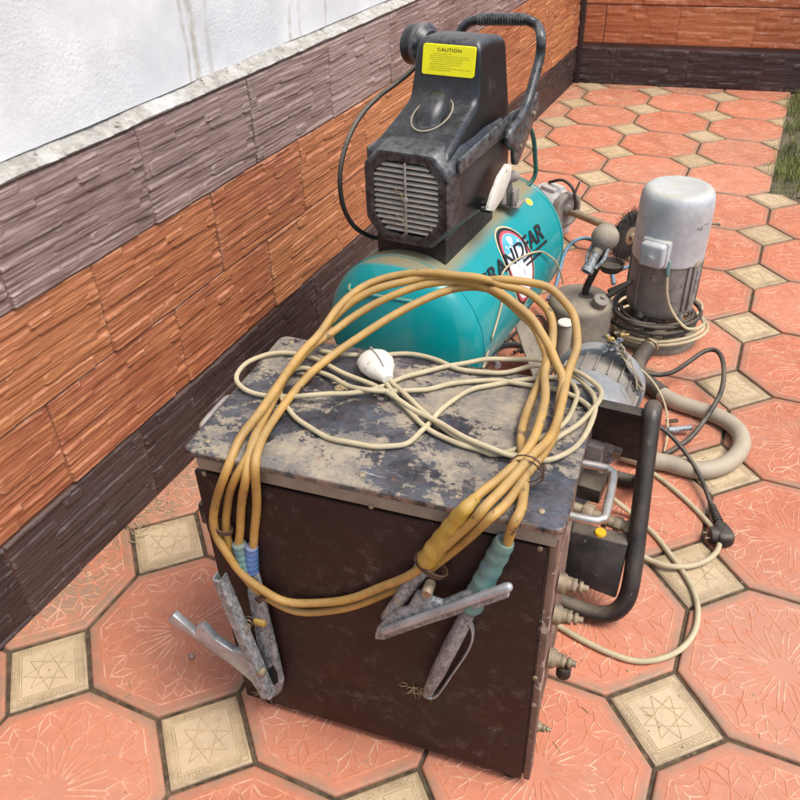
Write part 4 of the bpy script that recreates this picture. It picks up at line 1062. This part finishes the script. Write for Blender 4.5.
def logo(s, t):
    A0 = np.array([a0[0]*TR, a0[1]]); A1 = np.array([a1[0]*TR, a1[1]]); e = A1-A0; L = np.linalg.norm(e); e = e/L; nn = np.array([-e[1], e[0]])
    if nn[0] > 0: nn = -nn
    p = A0-e*L*.16+e*(L*1.16)*s+nn*(.035*t*(.9+.25*s)); return cyl(p[0]/TR, p[1], .0026)
text_mesh('GRANDFAR', logo, M['decalblack'], 'lettering', tank, shear=.25, bold=.02)
b = MB()
for k, (s0, s1, t0, t1) in enumerate(((.60, 1.02, -.30, -.14), (.62, .90, -.62, -.48))):
    n = 10
    for i in range(n):
        b.bm.faces.new([b.bm.verts.new(logo(s0+(s1-s0)*(i+a)/n, t0+(t1-t0)*c)) for a, c in ((0, 0), (1, 0), (1, 1), (0, 1))])
bmesh.ops.remove_doubles(b.bm, verts=b.bm.verts, dist=1e-6); b.build('emblem_stroke', M['decalblack'], tank, angle=180)
# black power lead hanging at the left of the pump, thin dark green hose behind it
b = MB(); pw = [HU(441, 33, -.05), HU(432, 38, -.062), HU(424, 52, -.085), HU(414, 68, -.098), HU(398, 82, -.11), HU(378, 97, -.122), HU(359, 118, -.13), HU(346, 145, -.134), HU(340, 175, -.134), HU(343, 205, -.130), HU(354, 226, -.120), HU(370, 236, -.105), HU(384, 238, -.085)]
b.tube(smooth_path(pw, 6), [.0062]*18+[.0048]*55, 10) if False else b.tube(smooth_path(pw, 6), .0050, 10)
b.build('power_lead', M['rubber'], ac)
b = MB(); b.tube(smooth_path([HU(528, 124, .09), HU(533, 136, .09), HU(535, 155, .09), HU(534, 178, .09), T(.06, .50, .49)], 6), .0055, 10); b.build('air_hose', M['greenhose'], ac)

# thin cream wire trailing over the emblem
b = MB(); L = []
for px, py, lift in ((484, 366, None), (486, 352, .004), (491, 336, .004), (498, 312, .004), (501, 297, .005), (500, 283, .006), (500, 275, .006), (507, 266, .006), (521, 257, .006), (536, 252, .007)):
    if lift is None: L.append(LZ(px, py, .012)); continue
    ph, d = tank_hit(px, py); L.append(cyl(ph, d, lift))
L += [UY(548, 255, 1.20), UY(556, 262, 1.24), UY(561, 274, 1.27), UY(563, 284, 1.30)]
b.tube(smooth_path(L, 6), .0022, 8); tag(b.build('loose_wire', M['creamcable']), 'thin cream wire trailing down over the round emblem on the teal tank', 'wire')

# ================================================================== PRESSURE WASHER WITH TUBE FRAME
pw_ = thing('pressure_washer', 'black tube framed pump unit with a yellow knob and silver motor beside the box', 'pump', (.86, .75, 0))
tubep = [(.80, .508, .020), (.86, .502, .019), (.898, .502, .021), (.925, .507, .035), (.941, .520, .066), (.940, .545, .118), (.931, .590, .185), (.921, .640, .262), (.911, .690, .335), (.908, .706, .352), (.907, .724, .354), (.907, .742, .338), (.907, .80, .225), (.907, .860, .105), (.905, .885, .055), (.893, .900, .026), (.868, .905, .018), (.80, .906, .018)]
b = MB(); b.tube(relax(smooth_path(tubep, 6), 3), .0165, 16, rounded=True); b.build('frame', M['blacksteel'], pw_)
b = MB(); b.box((.853, .712, .349), (.105, .026, .006), None, .001); b.lathe((.888, .712, .3515), (0, 0, 1), [(.003, 0), (.003, .0009)], 10); 
b.prism([Vector((.800, .712, .347)), Vector((.905, .712, .347)), Vector((.905, .800, .165)), Vector((.795, .800, .165))], (0, .004, .002), .001)
b.build('back_plate', M['mattblack'], pw_)
# pump housing: sloping black plate box behind the frame's front bend
f0 = [UY(571, 531, .560), UY(628, 545, .560), UY(615.5, 599, .515), UY(562, 578, .515)]
b = MB(); b.prism(f0, Vector((0, .026, .004)), .003); b.build('pump_housing', M['blacksteel'], pw_)
kc = UY(600, 535, .572)
b = MB(); kn = []
for h, r in ((-.004, .004), (0, .0085), (.002, .0105), (.008, .0105), (.010, .009), (.0105, .002)):
    kn.append([kc+Vector((math.cos(2*math.pi*k/40)*r*(1+.07*(k % 4 < 2)), math.sin(2*math.pi*k/40)*r*(1+.07*(k % 4 < 2)), h)) for k in range(40)])
b.loft(kn); b.build('knob', M['yellowknob'], pw_)
b = MB(); e0, e1 = UY(583, 511, .61), UY(636, 531, .60); ax = (e1-e0).normalized()
b.tube([e0-ax*.02, e1], .0115, 16); hexpr(b, e0, ax, .0185, .020)
for t, r, h in ((.040, .0165, .010), (.062, .0150, .014), (.083, .0170, .012)): hexpr(b, e0+ax*t, ax, r, h)
b.build('pipe_fitting', M['bolt'], pw_)
b = MB(); b.box(UY(592, 486, .68), (.046, .055, .034), TAX, .003); b.build('valve_block', M['blacksteel'], pw_)
b = MB(); b.box(UY(594, 458, .72), (.030, .020, .070), TAX, .002); b.box(UY(590, 449, .73), (.016, .018, .030), TAX, .002); b.build('terminal_block', M['dirtycast'], pw_)
b = MB(); b.tube([Vector((.80, .62, .05)), Vector((.80, .88, .05))], .012, 10); b.box((.80, .72, .11), (.04, .24, .05), None, .004); b.build('pump_body', M['dirtycast'], pw_)
# motor lying behind the plate
mo = Vector((.764, .80, .212)); my = Vector((0, 1, 0))
b = MB(); b.lathe(mo, my, [(.080, -.004), (.092, 0), (.0955, .004), (.0955, .080), (.0895, .088)], 48); b.build('motor_cover', M['brightalu'], pw_)
b = MB(); b.lathe(mo, my, [(.086, .084), (.086, .17)], 48)
for k in range(20):
    a = 2*math.pi*k/20; rr_ = Vector((math.sin(a), 0, math.cos(a))); b.prism([mo+rr_*.085+my*.09-Vector((rr_.z, 0, -rr_.x))*.002, mo+rr_*.093+my*.09-Vector((rr_.z, 0, -rr_.x))*.0012, mo+rr_*.093+my*.09+Vector((rr_.z, 0, -rr_.x))*.0012, mo+rr_*.085+my*.09+Vector((rr_.z, 0, -rr_.x))*.002], my*.075)
b.build('motor_ribs', M['dirtycast'], pw_)
b = MB(); b.lathe(mo, my, [(.088, .160), (.098, .163), (.101, .168), (.101, .188), (.097, .194), (.080, .20), (.04, .215)], 48); b.build('motor_band', M['greyplastic'], pw_)
b = MB(); b.lathe(mo, my, [(.060, -.022), (.096, -.018), (.098, -.012), (.098, -.005), (.09, -.002)], 48); fl = b.build('motor_flange', M['alu'], pw_)
for a in (18, 62, -40, 110, 200, 290):
    rr_ = Vector((math.sin(R(a)), 0, math.cos(R(a)))); b = MB(); b.lathe(mo+rr_*.090-my*.004, my, [(.009, -.016), (.009, .006), (.006, .012)], 12); b.build('bolt', M['bolt'], fl)
b = MB(); b.box((.764, .90, .055), (.10, .13, .11), None, .006); b.build('motor_foot', M['dirtycast'], pw_)

# ================================================================== VERTICAL ELECTRIC MOTOR
MC = Vector((.805, 1.600, 0)); cr_ = Vector((.911, .412, 0)); ct_ = Vector((.412, -.911, 0))     # towards the right / towards the viewer's side
def MD(a, r, z): return MC+ct_*(math.cos(R(a))*r)+cr_*(math.sin(R(a))*r)+bz*z
em_ = thing('electric_motor', 'upright electric motor with silver cap and small terminal box standing on a round base', 'motor', MC)
b = MB(); b.lathe(MC, bz, [(.118, 0), (.120, .004), (.119, .013), (.112, .018), (.075, .030), (.062, .040), (.058, .085), (.066, .098)], 48); b.build('base', M['dustygrey'], em_)
for k in range(4):
    a = 45+90*k; b = MB(); b.prism([MD(a, .055, .03), MD(a, .105, .016), MD(a, .072, .085), MD(a, .055, .09)], (MD(a+90, 1, 0)-MC).normalized()*.006, .001); b.build('base_rib', M['dustygrey'], em_)
b = MB(); b.lathe(MC, bz, [(.070, .096), (.086, .102), (.091, .112), (.0925, .122), (.0925, .27)], 56); b.build('stator_housing', M['dirtycast'], em_)
for a in (-62, 22, 34, 78, 150, 200, 250):
    b = MB(); q = (MD(a+90, 1, 0)-MC).normalized(); b.prism([MD(a, .091, .126)-q*.003, MD(a, .098, .126)-q*.003, MD(a, .098, .126)+q*.003, MD(a, .091, .126)+q*.003], bz*.138, .001); b.build('cooling_rib', M['dirtycast'], em_)
b = MB(); b.box(MD(52, .0925, .205), (.022, .004, .07), ((MD(142, 1, 0)-MC).normalized(), (MD(52, 1, 0)-MC).normalized(), bz), .0012); b.build('rating_plate', M['alu'], em_)
for a in (-50, 28, 70, 160):
    b = MB(); b.lathe(MD(a, .083, .094), bz, [(.010, 0), (.010, .016), (.007, .020)], 10); b.build('bolt', M['dirtycast'], em_)
prof = [(.0935, .258), (.0955, .260), (.0962, .270), (.0962, .385), (.0958, .412), (.0935, .432), (.0885, .445), (.080, .4515), (.070, .4530), (.060, .4510), (.045, .4485), (.022, .4475), (.0005, .4470)]
b = MB(); b.lathe(MC, bz, prof, 64); fc_ = b.build('fan_cover', M['greypaint'], em_)
b = MB(); b.lathe(MD(38, .094, .262), (MD(38, 1, 0)-MC).normalized(), [(.014, -.004), (.014, .001), (.011, .004), (.004, .005)], 18, squash=1); b.build('screw', M['strip'], fc_)
b = MB(); q = (MD(68, 1, 0)-MC).normalized(); b.tube([MD(68, .09, .36), MD(68, .118, .362)], .0035, 8); b.lathe(MD(68, .112, .362), q, [(.006, 0), (.006, .004)], 10); b.build('screw', M['bolt'], fc_)
qa = (MD(-38, 1, 0)-MC).normalized(); qb = bz.cross(qa).normalized(); bx = (qb, qa, bz)
b = MB(); b.box(MD(-38, .108, .302), (.066, .044, .066), bx, .009, 3); b.box(MD(-38, .094, .302), (.076, .030, .074), bx, .006); b.lathe(MD(-38, .129, .298), qa, [(.0115, 0), (.0115, .003), (.007, .004), (.0065, .006)], 16)
tb_ = b.build('terminal_box', M['greypaint'], em_)
b = MB(); cp = [MD(-16, .100, .27), MD(-14, .104, .235), MD(-10, .103, .19), MD(-2, .108, .15), MD(12, .118, .11), MD(25, .124, .085), MD(40, .128, .075)]
b.tube(smooth_path(cp, 6), .0042, 8); b.build('cable', M['creamcable'], em_)
b = MB(); b.tube([cp[0]+bz*.012, cp[0], cp[1].lerp(cp[0], .3)], .0062, 10, rounded=True); b.build('cable_gland', M['tealtape'], em_)
b = MB(); b.box(MD(-34, .094, .225), (.014, .003, .022), bx, .001); b.build('tag', M['strip'], em_)
# outlet union at the base
b = MB(); p = [MC+ct_*.06+cr_*.01+bz*.040, U(664, 326, .045), U(652, 343, .040), U(645, 352, .036)]
b.tube(p, [.020, .020, .019, .018], 16); ax = (p[3]-p[1]).normalized(); hexpr(b, p[1], ax, .031, .024); hexpr(b, p[2], ax, .025, .020); b.build('outlet_union', M['bolt'], em_)

# cable wound round the motor's foot
cc = thing('cable_coil', 'grey and cream cable wound in rings round the foot of the upright motor', 'cable', MC+bz*.06)
b = MB(); pts = []
for i in range(5*28):
    t = 2*math.pi*i/28; k = i/28; r = .098+.012*math.sin(1.7*k+.4)+.004*math.sin(3*t+k)
    pts.append(MC+cr_*(r*1.12*math.sin(t)-.012)+ct_*(r*math.cos(t)+.012)+bz*(.062+.0085*k+.006*math.sin(t+k)))
b.tube(pts, .0056, 8); b.build('cable', M['rubber'], cc)['label'] = 'dark grey cable rings'
b = MB(); pts = []
for i in range(int(2.6*28)):
    t = 2*math.pi*i/28-2.2; k = i/28; r = .106+.010*math.sin(2.1*k)
    pts.append(MC+cr_*(r*1.15*math.sin(t)-.004+(.018 if math.sin(t) > .5 else 0))+ct_*(r*math.cos(t)+.022)+bz*(.040+.009*k+.004*math.sin(t)))
b.tube(relax(pts, 4), .0046, 8); b.build('cable', M['creamcable'], cc)['label'] = 'cream cable rings'
b = MB(); b.tube(smooth_path([U(614, 333, .05), U(650, 327, .05), U(680, 318, .055), U(698, 313, .05), U(702, 306, .055), U(697, 300, .07), U(688, 297, .085)], 6), .0042, 8); b.build('cable', M['creamcable'], cc)

# ================================================================== HOSES AND CORDS ON THE GROUND
def ground_tube(name, pts, r, mat, label, cat, z=None, extra=None):
    z = r if z is None else z
    P_ = [U(q[0], q[1], q[2] if len(q) > 2 else z) for q in pts]
    b = MB(); b.tube(relax(smooth_path(P_, 7), 3), r, 14); o = b.build(name, mat)
    return tag(o, label, cat)
hs = thing('suction_hose', 'fat beige hose with a black end sleeve curling over the tiles from the motor base', 'hose', U(720, 430, 0))
hp = [(648, 383, .023), (660, 393, .021), (676, 402), (694, 408), (712, 414), (728, 422), (739, 432), (742, 444), (737, 455), (726, 464), (712, 469), (697, 470), (682, 467), (668, 463), (655, 461), (640, 458), (622, 452, .03)]
b = MB(); b.tube(relax(smooth_path([U(q[0], q[1], q[2] if len(q) > 2 else .0205) for q in hp], 8), 3), .0205, 18); b.build('hose', M['hose'], hs)
b = MB(); b.tube(relax(smooth_path([U(647, 349, .040), U(641, 357, .038), U(637, 367, .034), U(640, 376, .028), U(650, 385, .023), U(662, 394, .0215)], 6), 2), .0225, 16); b.build('end_sleeve', M['rubber'], hs)
ground_tube('extension_cord', [(612, 498, .05), (626, 509, .02), (640, 521), (655, 535), (669, 553), (683, 572), (694, 592), (698, 612), (694, 633), (681, 649), (660, 659), (636, 661), (612, 654), (590, 644), (570, 633), (552, 622)], .0056, M['creamcable'], 'cream cord making a wide loop on the tiles below the black frame', 'cord')
ground_tube('extension_cord', [(632, 455, .02), (650, 471), (666, 483), (685, 499), (703, 517), (716, 533, .010), (719, 547, .013), (709, 559, .012), (690, 566, .012), (668, 566, .014), (650, 560, .010), (634, 551, .02), (618, 541, .05)], .0056, M['creamcable'], 'cream cord whose loop passes over the angled black plug', 'cord')
pc_ = thing('plug_cord', 'black cord ending in an angled black mains plug on the tiles', 'cord', U(722, 530, 0))
b = MB(); b.tube(relax(smooth_path([U(650, 424, .10), U(661, 428, .09), U(675, 440, .07), U(690, 459, .045), U(701, 478, .028), U(708, 496, .02), U(713, 510, .018)], 7), 2), .0050, 12); b.build('cord', M['rubber'], pc_)
s0, s1 = U(712, 506, .018), U(719, 524, .018); d_ = (s1-s0).normalized(); x_ = d_.cross(bz).normalized()
b = MB()
for k in range(7):
    b.tube([s0.lerp(s1, k/7)-d_*.0016, s0.lerp(s1, k/7)+d_*.0016], .0072+.0006*k, 12)
b.tube([s0-d_*.004, s1], [.006, .0085], 12); b.build('strain_relief', M['rubber'], pc_)
rings = []
for t, wdt, hgt in ((0, .0085, .009), (.006, .012, .0125), (.018, .0165, .015), (.032, .019, .0165), (.044, .0195, .017), (.052, .0165, .015), (.056, .010, .010)):
    rings.append([s1+d_*t+x_*(math.copysign(abs(math.cos(2*math.pi*k/24))**.6, math.cos(2*math.pi*k/24))*wdt)+bz*(math.copysign(abs(math.sin(2*math.pi*k/24))**.6, math.sin(2*math.pi*k/24))*hgt) for k in range(24)])
b = MB(); b.loft(rings); pb_ = b.build('plug_body', M['rubber'], pc_, angle=60)
fcv = s1+d_*.034+x_*.017; b = MB(); b.lathe(fcv, x_, [(.0175, -.004), (.0180, .008), (.0170, .011), (.012, .012)], 24); b.build('plug_face', M['rubber'], pb_)
for s in (-1, 1):
    b = MB(); b.tube([fcv+x_*.010+d_*(.0075*s), fcv+x_*.022+d_*(.0075*s)], .0024, 8, rounded=True); b.build('pin', M['bolt'], pb_)
lc = thing('looped_cord', 'thick black cord arching in a loop above the beige hose', 'cord', U(700, 420, 0))
b = MB(); b.tube(relax(smooth_path([U(645, 373, .045), U(660, 375, .045), U(675, 371, .055), U(690, 361, .07), U(704, 351.5, .08), U(715, 350, .085), U(722, 358, .085), U(724, 374, .078), U(721, 392, .065), U(712, 409, .048), U(701, 425, .03), U(690, 438, .016), U(676, 448, .010), U(664, 455, .010)], 7), 2), .0062, 12); b.build('cord', M['rubber'], lc)
b = MB(); c0, c1_ = U(668, 430.5, .018), U(691, 427.5, .022); b.tube([c0, c0.lerp(c1_, .45), c0.lerp(c1_, .5), c1_], [.0085, .0085, .0070, .0070], 14); b.build('connector', M['alu'], lc)
b = MB(); q0 = U(672, 421, .02); b.box(q0, (.030, .004, .012), ((c1_-c0).normalized(), Vector((0, 0, 1)), (c1_-c0).normalized().cross(bz)), .001); b.build('clip', M['wire'], lc)
b = MB(); L = [U(622, 360, .10), U(632, 364, .10), U(644, 372, .09), U(656, 386, .07), U(664, 402, .05), U(667.5, 420, .03), U(667, 438, .012), U(664, 452, .004)]
b.tube(smooth_path(L, 6), .0026, 8); tag(b.build('thin_wire', M['creamcable']), 'thin cream wire dropping in a curve from the tangled wires to the tiles', 'wire')

# tangle of stripped wires and brass ends over the silver motor
wb = thing('wire_tangle', 'tangle of stripped wires with brass ends hanging over the lying motor', 'wires', U(622, 355, .1))
for k in range(14):
    s = UY(612+random.uniform(-6, 8), 341+random.uniform(-4, 4), random.uniform(.95, .99)); q = [s]
    for t in range(1, 6):
        q.append(UY(614+5.2*t+random.uniform(-4, 4), 342+8.5*t+random.uniform(-3, 3)-5*math.sin(t*.8), random.uniform(.93, .98)))
    b = MB(); b.tube(smooth_path(q, 4), random.uniform(.0014, .0030), 6); b.build('strand', M[random.choice(['dirtycast', 'creamcable', 'alu', 'strip'])], wb)
for k in range(9):
    c = UY(612+random.uniform(-7, 12), 341+random.uniform(-6, 12), random.uniform(.94, .98)); a = Vector((random.gauss(0, 1), random.gauss(0, 1), random.gauss(0, .6))).normalized()
    b = MB(); b.lathe(c, a, [(.0035, 0), (.0055, .001), (.0055, .008), (.003, .010), (.003, .018)], 10); b.build('wire_end', M['brass'] if k % 2 else M['alu'], wb)

# ================================================================== BLOWLAMP
BL = Vector((.606, 1.475, 0))
bl_ = thing('blowlamp', 'dusty grey paraffin blowlamp with a round burner above its tank', 'blowlamp', BL)
b = MB(); b.lathe(BL, bz, [(.084, 0), (.088, .004), (.0895, .012), (.0895, .128), (.0875, .138), (.080, .147), (.062, .153), (.03, .156), (.0005, .157)], 56); b.build('tank', M['dustygrey'], bl_)
def BU(px, py, dy=0.): return UY(px, py, BL.y+dy)
post0 = BL+Vector((.012, 0, .150)); sph = BU(605, 238)
b = MB(); b.tube(smooth_path([post0, post0+bz*.03, BU(599, 262), BU(602, 250)], 5), [.010]*15+[.010], 12); b.lathe(post0, bz, [(.022, 0), (.022, .006), (.014, .010)], 20); b.build('riser', M['rubber'], bl_)
ax = (BU(587, 271, -.07)-sph).normalized()
b = MB(); b.lathe(sph-ax*.036, ax, [(.0005, 0), (.018, .003), (.030, .012), (.0365, .028), (.0365, .042), (.031, .056), (.022, .066), (.015, .072), (.0135, .085)], 32); bn_ = b.build('burner', M['dustygrey'], bl_)
b = MB(); b.lathe(sph-ax*.036, ax, [(.013, .080), (.012, .105), (.0125, .125), (.0165, .128), (.0165, .140), (.0120, .140), (.0110, .118)], 20, cap=False); b.build('nozzle', M['alu'], bn_)
for sgn in (-1, 1):
    b = MB(); sd_ = ax.cross(bz).normalized()*sgn; b.tube(smooth_path([sph+sd_*.022+ax*.02, sph+sd_*.024+ax*.05-bz*.008, sph+sd_*.014+ax*.078-bz*.010], 5), .0052, 8); b.build('vapour_tube', M['alu'], bn_)
b = MB(); b.lathe(sph+ax*.0-Vector((.0, 0, .036)), bz, [(.003, -.004), (.003, .0)], 8); b.lathe(sph+ax*.012+(bz*.031+cr_*.008), ax.cross(cr_).normalized(), [(.0025, 0), (.0022, .0045)], 10); b.build('vent', M['rubber'], bn_)
cp_ = BU(611, 266)
b = MB(); b.lathe(cp_-bz*.018, bz, [(.012, 0), (.026, .006), (.034, .018), (.036, .028), (.0335, .028), (.028, .016), (.012, .009), (.0005, .008)], 28); b.build('drip_cup', M['rubber'], bl_)
fc2 = BL+Vector((.052, -.030, .142)); fa2 = Vector((.35, -.25, .9)).normalized()
b = MB(); b.lathe(fc2, fa2, [(.016, 0), (.016, .014), (.021, .015), (.0215, .034), (.018, .037), (.012, .0375), (.006, .040), (.005, .046)], 24); b.build('filler_cap', M['dirtycast'], bl_)
b = MB(); k0 = fc2+Vector((.025, .02, .03)); b.tube([k0, k0+Vector((.045, .03, .035))], .0075, 10, rounded=True); b.tube([k0+Vector((-.004, .03, .0)), k0+Vector((.045, .06, .022))], .0065, 10, rounded=True); b.build('valve_knob', M['rubber'], bl_)
pst = UY(562.5, 352, 1.33); ptp = UY(564, 323, 1.33); ptp = Vector((pst.x, pst.y, ptp.z))
b = MB(); b.lathe(Vector((pst.x, pst.y, 0)), bz, [(.020, 0), (.021, .004), (.019, .008), (.019, ptp.z-.004), (.0175, ptp.z)], 22); pm_ = b.build('pump_barrel', M['dustygrey'], bl_)
b = MB(); b.lathe(Vector((pst.x, pst.y, ptp.z+.0006)), bz, [(.021, 0), (.022, .002), (.020, .0045), (.0005, .005)], 22); b.build('pump_cap', M['whiteplastic'], pm_)

# ================================================================== BENCH GRINDER
g0 = Vector((.403, 2.146, .11)); g1 = U(629, 235, .108); ga = (g1-g0).normalized(); gs = ga.cross(bz).normalized()
bg_ = thing('bench_grinder', 'grey bench grinder with a long bare shaft and a black wire brush wheel', 'grinder', (g0.x-.05, g0.y, 0))
b = MB(); b.lathe(g0-ga*.16, ga, [(.03, 0), (.055, .004), (.062, .014), (.062, .105), (.055, .118), (.03, .124)], 36); b.box(g0-ga*.09-bz*.085, (.10, .11, .05), (ga, gs, bz), .006); b.box(g0-ga*.09+bz*.052, (.070, .06, .035), (ga, gs, bz), .008); b.build('motor_body', M['greypaint'], bg_)
b = MB(); b.lathe(g0-ga*.03, ga, [(.03, -.006), (.060, -.004), (.064, .002), (.064, .020), (.060, .024), (.050, .024), (.047, .016), (.02, .014), (.016, .03)], 40); b.build('wheel_guard', M['dirtycast'], bg_)
b = MB(); b.tube([g0-ga*.03, g1+ga*.012], .0135, 16); b.build('shaft', M['bolt'], bg_)
b = MB(); b.lathe(g1-ga*.012, ga, [(.014, 0), (.030, .001), (.034, .006), (.034, .018), (.030, .023), (.012, .026)], 28); hexpr(b, g1+ga*.012, ga, .014, .010); wh = b.build('hub', M['bolt'], bg_)
b = MB(); e1_ = gs; e2_ = ga.cross(gs)
b.lathe(g1-ga*.010, ga, [(.03, 0), (.076, .001), (.080, .004), (.080, .016), (.076, .019), (.03, .02)], 40)
for k in range(900):
    a = random.uniform(0, 2*math.pi); rd = e1_*math.cos(a)+e2_*math.sin(a); p = g1+rd*random.uniform(.04, .075)+ga*random.uniform(-.011, .011)
    q = p+rd*random.uniform(.016, .028)+ga*random.gauss(0, .004)+rd.cross(ga)*random.gauss(0, .004)
    ln = (g1-q).length
    if ln > .102: q = g1+(q-g1)*(.102/ln)
    b.tube([p, q], .0007, 3)
b.build('bristles', M['brush'], bg_)
b = MB(); b.tube(smooth_path([g0-ga*.11+bz*.075, g0-ga*.05+bz*.10, g0+ga*.0+bz*.085, g0+ga*.02+bz*.04, g0+ga*.015-bz*.01], 6), .0055, 10); b.build('cord', M['rubber'], bg_)
b = MB(); b.prism([g0+ga*.0+bz*.05, g0+ga*.012+bz*.05, g0+ga*.034+bz*.118, g0+ga*.028+bz*.122], gs*.004, .001); b.build('spark_guard', M['dirtycast'], bg_)

# blue and grey hoses lying among the machines
ground_tube('air_line', [(548, 300), (556, 286), (560, 270), (566, 250), (576, 240), (588, 238), (599, 244), (607, 257), (612, 271), (614, 284)], .0055, M['bluehose'], 'thin blue air line curving on the tiles between tank, blowlamp and grinder', 'hose')
ground_tube('grey_hose', [(498, 366), (494, 357), (497, 349), (508, 345), (524, 346), (540, 349), (556, 351)], .009, M['greyplastic'], 'short grey hose bent on the tiles just behind the box', 'hose', z=.05)
ground_tube('air_line', [(520, 352), (536, 349), (546, 343), (550, 330), (546, 312), (536, 300)], .0050, M['bluehose'], 'thin blue air line lying beneath the teal tank behind the box', 'hose', z=.03)

# ================================================================== CRUMBS, PEBBLE, LEAF
b = MB(); b.ico(U(191, 656, .004), .0058, (1.2, .9, .7), 2, .10); tag(b.build('pebble', M['stone'], angle=180), 'small grey pebble lying alone on the red tile left of the box', 'pebble')
b = MB()
for _ in range(520):
    y = random.uniform(.05, 1.2); x = WX+.012+abs(random.gauss(0, .022)); b.ico((x, y, .001), random.uniform(.0006, .0020), (1.2, 1, .6), 1, .25)
for _ in range(420):
    x, y = random.uniform(-.08, 1.35), random.uniform(-.15, 2.2); b.ico((x, y, .0005), random.uniform(.0006, .0020), (1.3, 1, .5), 1, .25)
tag(b.build('crumbs', M['grit'], angle=180), 'pale crumbs of mortar and grit strewn along the wall foot and over the tiles', 'grit', kind='stuff')
b = MB()
for _ in range(160):
    k = random.random()
    if k < .6: x, y = WX+.010+abs(random.gauss(0, .03)), random.uniform(.1, 1.2)
    else: x, y = random.uniform(0, 1.35), random.uniform(-.1, 2.0)
    a = random.uniform(0, 6.3); l_ = random.uniform(.004, .014); d = Vector((math.cos(a), math.sin(a), 0))*l_; p = Vector((x, y, .0012))
    b.tube([p-d, p+Vector((0, 0, .001)), p+d], [.0004, random.uniform(.0006, .0012), .0003], 4)
tag(b.build('chaff', M['straw'], angle=180), 'bits of dry straw and chaff scattered at the wall foot and on the tiles', 'chaff', kind='stuff')

# more cable lying in the gap between the tank, the blowlamp and the box
ground_tube('lead', [(505, 342), (518, 330), (530, 318), (541, 316), (546, 326), (540, 338), (526, 346), (514, 352)], .0042, M['rubber'], 'dark lead looped on the tiles in the gap between tank and blowlamp', 'cable', z=.012)
ground_tube('lead', [(602, 262), (612, 270), (624, 268), (634, 262), (640, 254)], .0040, M['bluehose'], 'short blue lead lying between the blowlamp burner and the wire brush wheel', 'cable', z=.010)
